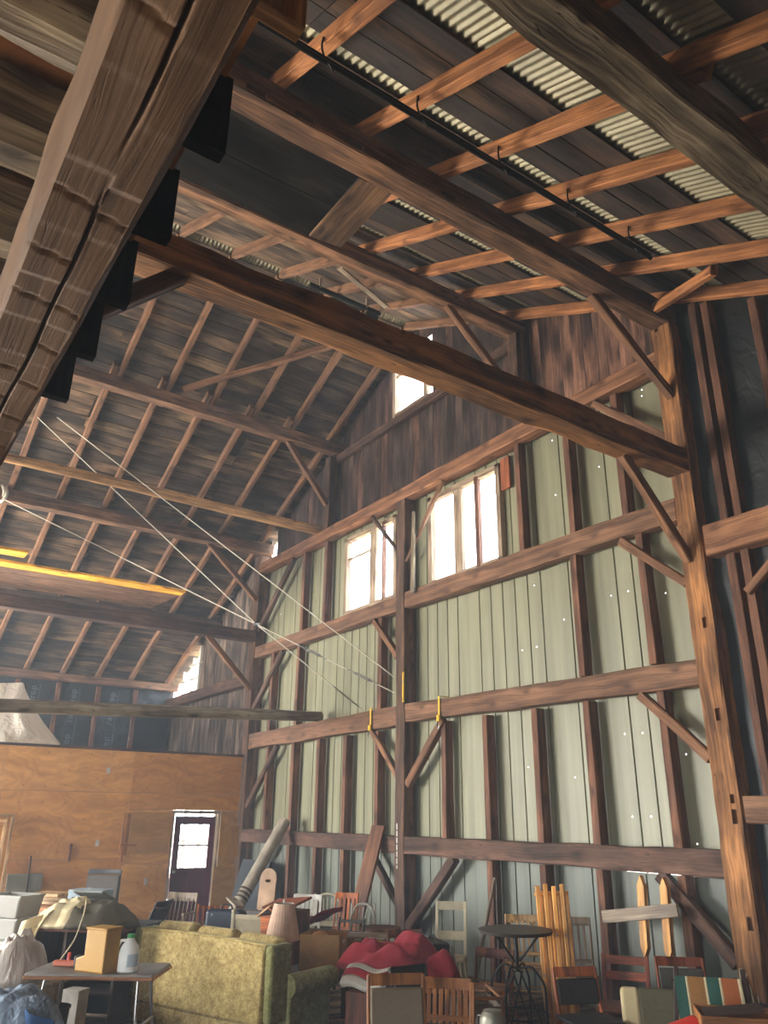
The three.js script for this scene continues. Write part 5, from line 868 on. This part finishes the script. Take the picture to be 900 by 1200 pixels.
{
  const d = deskTable('work_desk', 'brown work desk loaded with boxes by the plywood wall', floorAt(36, 1084, 0.74), 0.85, 1.3, 0.6, 0.76, { apron: 0.2, top: W(0x9c7548) });
  const on = (px, py) => { const q = onY(px, py, 0.76); q.y = 0.762; return q; };
  const c1 = thing('blue_carton', 'pale blue printed carton behind the sacks', 'box', V(-1.2, 0, 4.2), 0.7); c1.position.copy(floorAt(107, 1043, 1.08)); part(c1, 'carton', rbox(0.5, 0.34, 0.3, 0.006), std({ map: grime, color: 0xb9cdd6, roughness: 0.7 }), 0, 0.92, 0); part(c1, 'print', rbox(0.2, 0.06, 0.004, 0.001), F.plastic(0x4a5560), 0.08, 0.98, 0.151); part(c1, 'shelf_unit', rbox(0.7, 0.75, 0.4, 0.01), F.dark, 0, 0.375, 0);
  const st = thing('book_stack', 'cream stack of papers and boards on the back table', 'stack', V(0, 0, 0), 0.7), bt = deskTable('back_table', 'wooden table by the plywood wall under the paper stack', floorAt(52, 1058, 0.8), 0.6, 1.5, 0.6, 0.8, { top: F.oak, apron: 0.08 }); st.position.copy(onY(60, 1058, 0.8)); st.position.y = 0.8; for (let k = 0; k < 3; k++) part(st, 'board', rbox(0.62 - k * 0.06, 0.045, 0.4, 0.006), F.pale, rr(-0.03, 0.03), 0.024 + k * 0.047, 0, 0, rr(-0.1, 0.1), 0);
  const dv = thing('black_device', 'black flat device with a white sheet on the work desk', 'device', on(45, 1083), 0.8); part(dv, 'body', rbox(0.5, 0.07, 0.3, 0.015), M.black, 0, 0.036, 0); part(dv, 'lid', rbox(0.48, 0.015, 0.28, 0.005), std({ color: 0x8795a0, roughness: 0.4 }), 0, 0.08, 0); part(dv, 'paper', rbox(0.3, 0.004, 0.21, 0.001), M.white, 0.05, 0.004, 0.26);
  const tn = thing('round_tin', 'dark round tin with a pale lid on the back table', 'tin', onY(24, 1062, 0.8).setY(0.8), 0.4); part(tn, 'body', cyl(0.13, 0.13, 0.14, 24), F.plastic(0x4a4038), 0, 0.07, 0); part(tn, 'lid', cyl(0.135, 0.135, 0.025, 24), M.white, 0, 0.15, 0);
  const b1 = thing('clear_tub', 'translucent white tub nested on the small white stand', 'tub', V(0, 0, 0), 0.6), s1 = deskTable('white_stand', 'small white stand under the translucent tubs', floorAt(12, 1099, 0.72), 0.7, 0.62, 0.5, 0.72, { top: M.white, leg: M.white }); b1.position.copy(onY(10, 1098, 0.72)); b1.position.y = 0.722;
  const tub = (g, y, w, h, m) => { part(g, 'tub_wall', sheet((u, v) => { const a = u * 4, k = Math.floor(a) % 4, f = a - Math.floor(a), e = lerp(0.86, 1, v), X = w / 2 * e, Z = w * 0.36 * e, c = [[X, -Z, -X, -Z], [-X, -Z, -X, Z], [-X, Z, X, Z], [X, Z, X, -Z]][k]; return V(lerp(c[0], c[2], f), y + v * h, lerp(c[1], c[3], f)); }, 64, 4, 0.005), m); part(g, 'tub_floor', rbox(w * 0.84, 0.006, w * 0.6, 0.002), m, 0, y + 0.004, 0); part(g, 'tub_rim', merge([shift(rbox(w + 0.03, 0.02, 0.02, 0.006), 0, y + h, w * 0.36), shift(rbox(w + 0.03, 0.02, 0.02, 0.006), 0, y + h, -w * 0.36), shift(rbox(0.02, 0.02, w * 0.74, 0.006), w / 2, y + h, 0), shift(rbox(0.02, 0.02, w * 0.74, 0.006), -w / 2, y + h, 0)]), m); };
  const pm = new THREE.MeshPhysicalMaterial({ color: 0xb5b2a8, roughness: 0.5, transmission: 0.35, thickness: 0 }); tub(b1, 0, 0.5, 0.2, pm);
  const b2 = thing('clear_tub', 'upper translucent tub with dark things inside, on the lower tub', 'tub', b1.position.clone().add(V(0, 0.215, 0)), 0.6); tub(b2, 0, 0.52, 0.22, pm); part(b2, 'contents', heap(0.2, 0.14, 0.12, 33), F.plastic(0x4a4650), 0, 0.01, 0);
}
{
  const q = floorAt(110, 1020, 1.05); chair('office_chair', 'dark grey broad-backed chair by the plywood wall', V(-4.6, 0, 3.3), 0.9, { w: 0.62, h: 1.1, back: 'panel', mat: M.black, panelMat: F.cloth(0x4b453e), seatMat: F.cloth(0x4b453e), rake: 0.02 });
  chair('black_chair', 'black curved-back chair beyond the sofa end', floorAt(166, 1054, 0.9), -0.9, { w: 0.44, h: 0.9, back: 'panel', mat: M.black, rake: 0.2 });
  chair('captain_chair', 'weathered pale captain chair with arms in front of the plum door', floorAt(205, 1049, 0.9), 0.7, { w: 0.52, h: 0.9, back: 'spindle', n: 6, mat: F.grey, arms: true, sw: 0.12, bow: 0.05 });
  const fr = thing('lumber_frame', 'pale new lumber door frame leaning on the plywood wall', 'frame', V(-5.95, 0, 4.95)); fr.rotation.z = 0.06; for (const z of [-0.33, -0.22]) part(fr, 'upright', rbox(0.04, 2.02, 0.05, 0.004), F.pale, 0, 1.01, z); part(fr, 'head', rbox(0.04, 0.05, 1.5, 0.004), F.pale, 0, 1.99, 0.4); part(fr, 'head', rbox(0.04, 0.05, 1.4, 0.004), F.pale, 0.01, 1.9, 0.46);
  const gp = thing('grey_board', 'mottled grey square board propped on the plywood wall', 'board', V(-5.9, 0, 4.25)); gp.rotation.z = 0.1; part(gp, 'board', rbox(0.03, 1.0, 0.62, 0.01), std({ map: grime, color: 0x8d866f, roughness: 0.9 }), 0, 0.5, 0); part(gp, 'batten', rbox(0.02, 1.3, 0.03, 0.003), F.dark, 0.03, 0.65, -0.05);
  const hk = thing('wall_hook', 'dark bent metal bracket screwed to the plywood', 'bracket', onX(150, 993, -6.12)); part(hk, 'arm', rbox(0.03, 0.03, 0.34, 0.005), F.oak, 0, 0.04, 0); part(hk, 'leg', rbox(0.03, 0.3, 0.03, 0.005), F.oak, 0, -0.1, 0.12); const hk2 = onX(82, 999, -6.12), n2 = thing('wall_hook', 'short dark peg on the bare plywood', 'bracket', hk2); part(n2, 'peg', rbox(0.03, 0.32, 0.03, 0.005), F.walnut); part(n2, 'plate', rbox(0.01, 0.1, 0.06, 0.003), F.walnut, -0.01, 0.1, 0);
  const cloths = thing('folded_cloths', 'teal and purple cloths folded on a bench behind the sofa', 'cloths', floorAt(160, 1080, 0.78), 0.9); part(cloths, 'bench', rbox(0.8, 0.6, 0.45, 0.01), F.dark, 0, 0.3, 0); part(cloths, 'purple_cloth', rbox(0.6, 0.07, 0.4, 0.03, 2), F.cloth(0x6a5a9a), 0, 0.64, 0); part(cloths, 'teal_cloth', rbox(0.7, 0.05, 0.42, 0.02, 2), F.cloth(0x5fa08a), 0.02, 0.7, 0, 0, 0.1, 0.03); part(cloths, 'black_cloth', rbox(0.62, 0.05, 0.42, 0.02, 2), M.black, -0.02, 0.76, 0, 0, -0.2, 0);
  const bk = thing('bucket', 'black plastic bucket on the floor by the blue sheet', 'bucket', floorAt(62, 1179, 0.36)); part(bk, 'wall', lathe([[0.12, 0], [0.15, 0.36], [0.165, 0.36], [0.165, 0.345], [0.155, 0.345], [0.128, 0.0], [0.12, 0]], 32), M.black); part(bk, 'bottom', cyl(0.12, 0.12, 0.01, 24), M.black, 0, 0.01, 0); part(bk, 'bail', tube([V(-0.15, 0.34, 0), V(-0.12, 0.26, 0.14), V(0.12, 0.26, 0.14), V(0.15, 0.34, 0)], 0.005, 20), M.steel);
}
{ // stuffed bag and blue sheet in the foreground
  const p = floorAt(14, 1150, 0.53), c = thing('low_chest', 'wooden chest holding up the stuffed plastic bag', 'chest', p, 0.7); part(c, 'body', rbox(0.8, 0.5, 0.55, 0.012), F.grey, 0, 0.25, 0); part(c, 'lid', rbox(0.84, 0.03, 0.59, 0.008), F.grey, 0, 0.515, 0);
  const b = thing('plastic_bag', 'stuffed milky plastic bag with pink and tan things inside', 'bag', V(p.x, 0.53, p.z), 0.4); part(b, 'bag', heap(0.34, 0.3, 0.36, 44, { fold: 0.5, pow: 3 }), new THREE.MeshPhysicalMaterial({ color: 0xb8ab9c, roughness: 0.35, transmission: 0.3, thickness: 0, bumpMap: wrinkle, bumpScale: 0.02 }), 0, 0, 0); part(b, 'pink_filling', heap(0.24, 0.2, 0.22, 45), F.cloth(0xc06a60), 0.05, 0.005, 0.03); part(b, 'knot', heap(0.1, 0.08, 0.1, 46), M.white, -0.05, 0.3, 0);
  const q = floorAt(16, 1156, 0.68); const t = thing('blue_sheet', 'pale blue washed sheet heaped over boxes in the foreground', 'sheet', V(q.x, 0, q.z), 0.5); part(t, 'cloth', heap(0.6, 0.46, 0.66, 52, { fold: 0.16, pow: 3.6, flat: 0.6, n: 64 }), std({ map: noiseTex(160, 8, 0.5, 1, 5, [2, 2]), color: 0x9db0c4, roughness: 0.9, bumpMap: wrinkle, bumpScale: 0.03 }));
  part(t, 'navy_corner', sheet((u, v) => V(0.3 + u * 0.24, 0.16 + 0.42 * v - 0.08 * u, 0.26 + 0.04 * Math.sin(u * 5)), 10, 10, 0.012), F.cloth(0x27476f), 0, 0, 0, 0, 0.3, 0);
}
scene.traverse((o) => { if (o.isMesh) { o.castShadow = true; o.receiveShadow = true; } });
renderer.render(scene, camera);
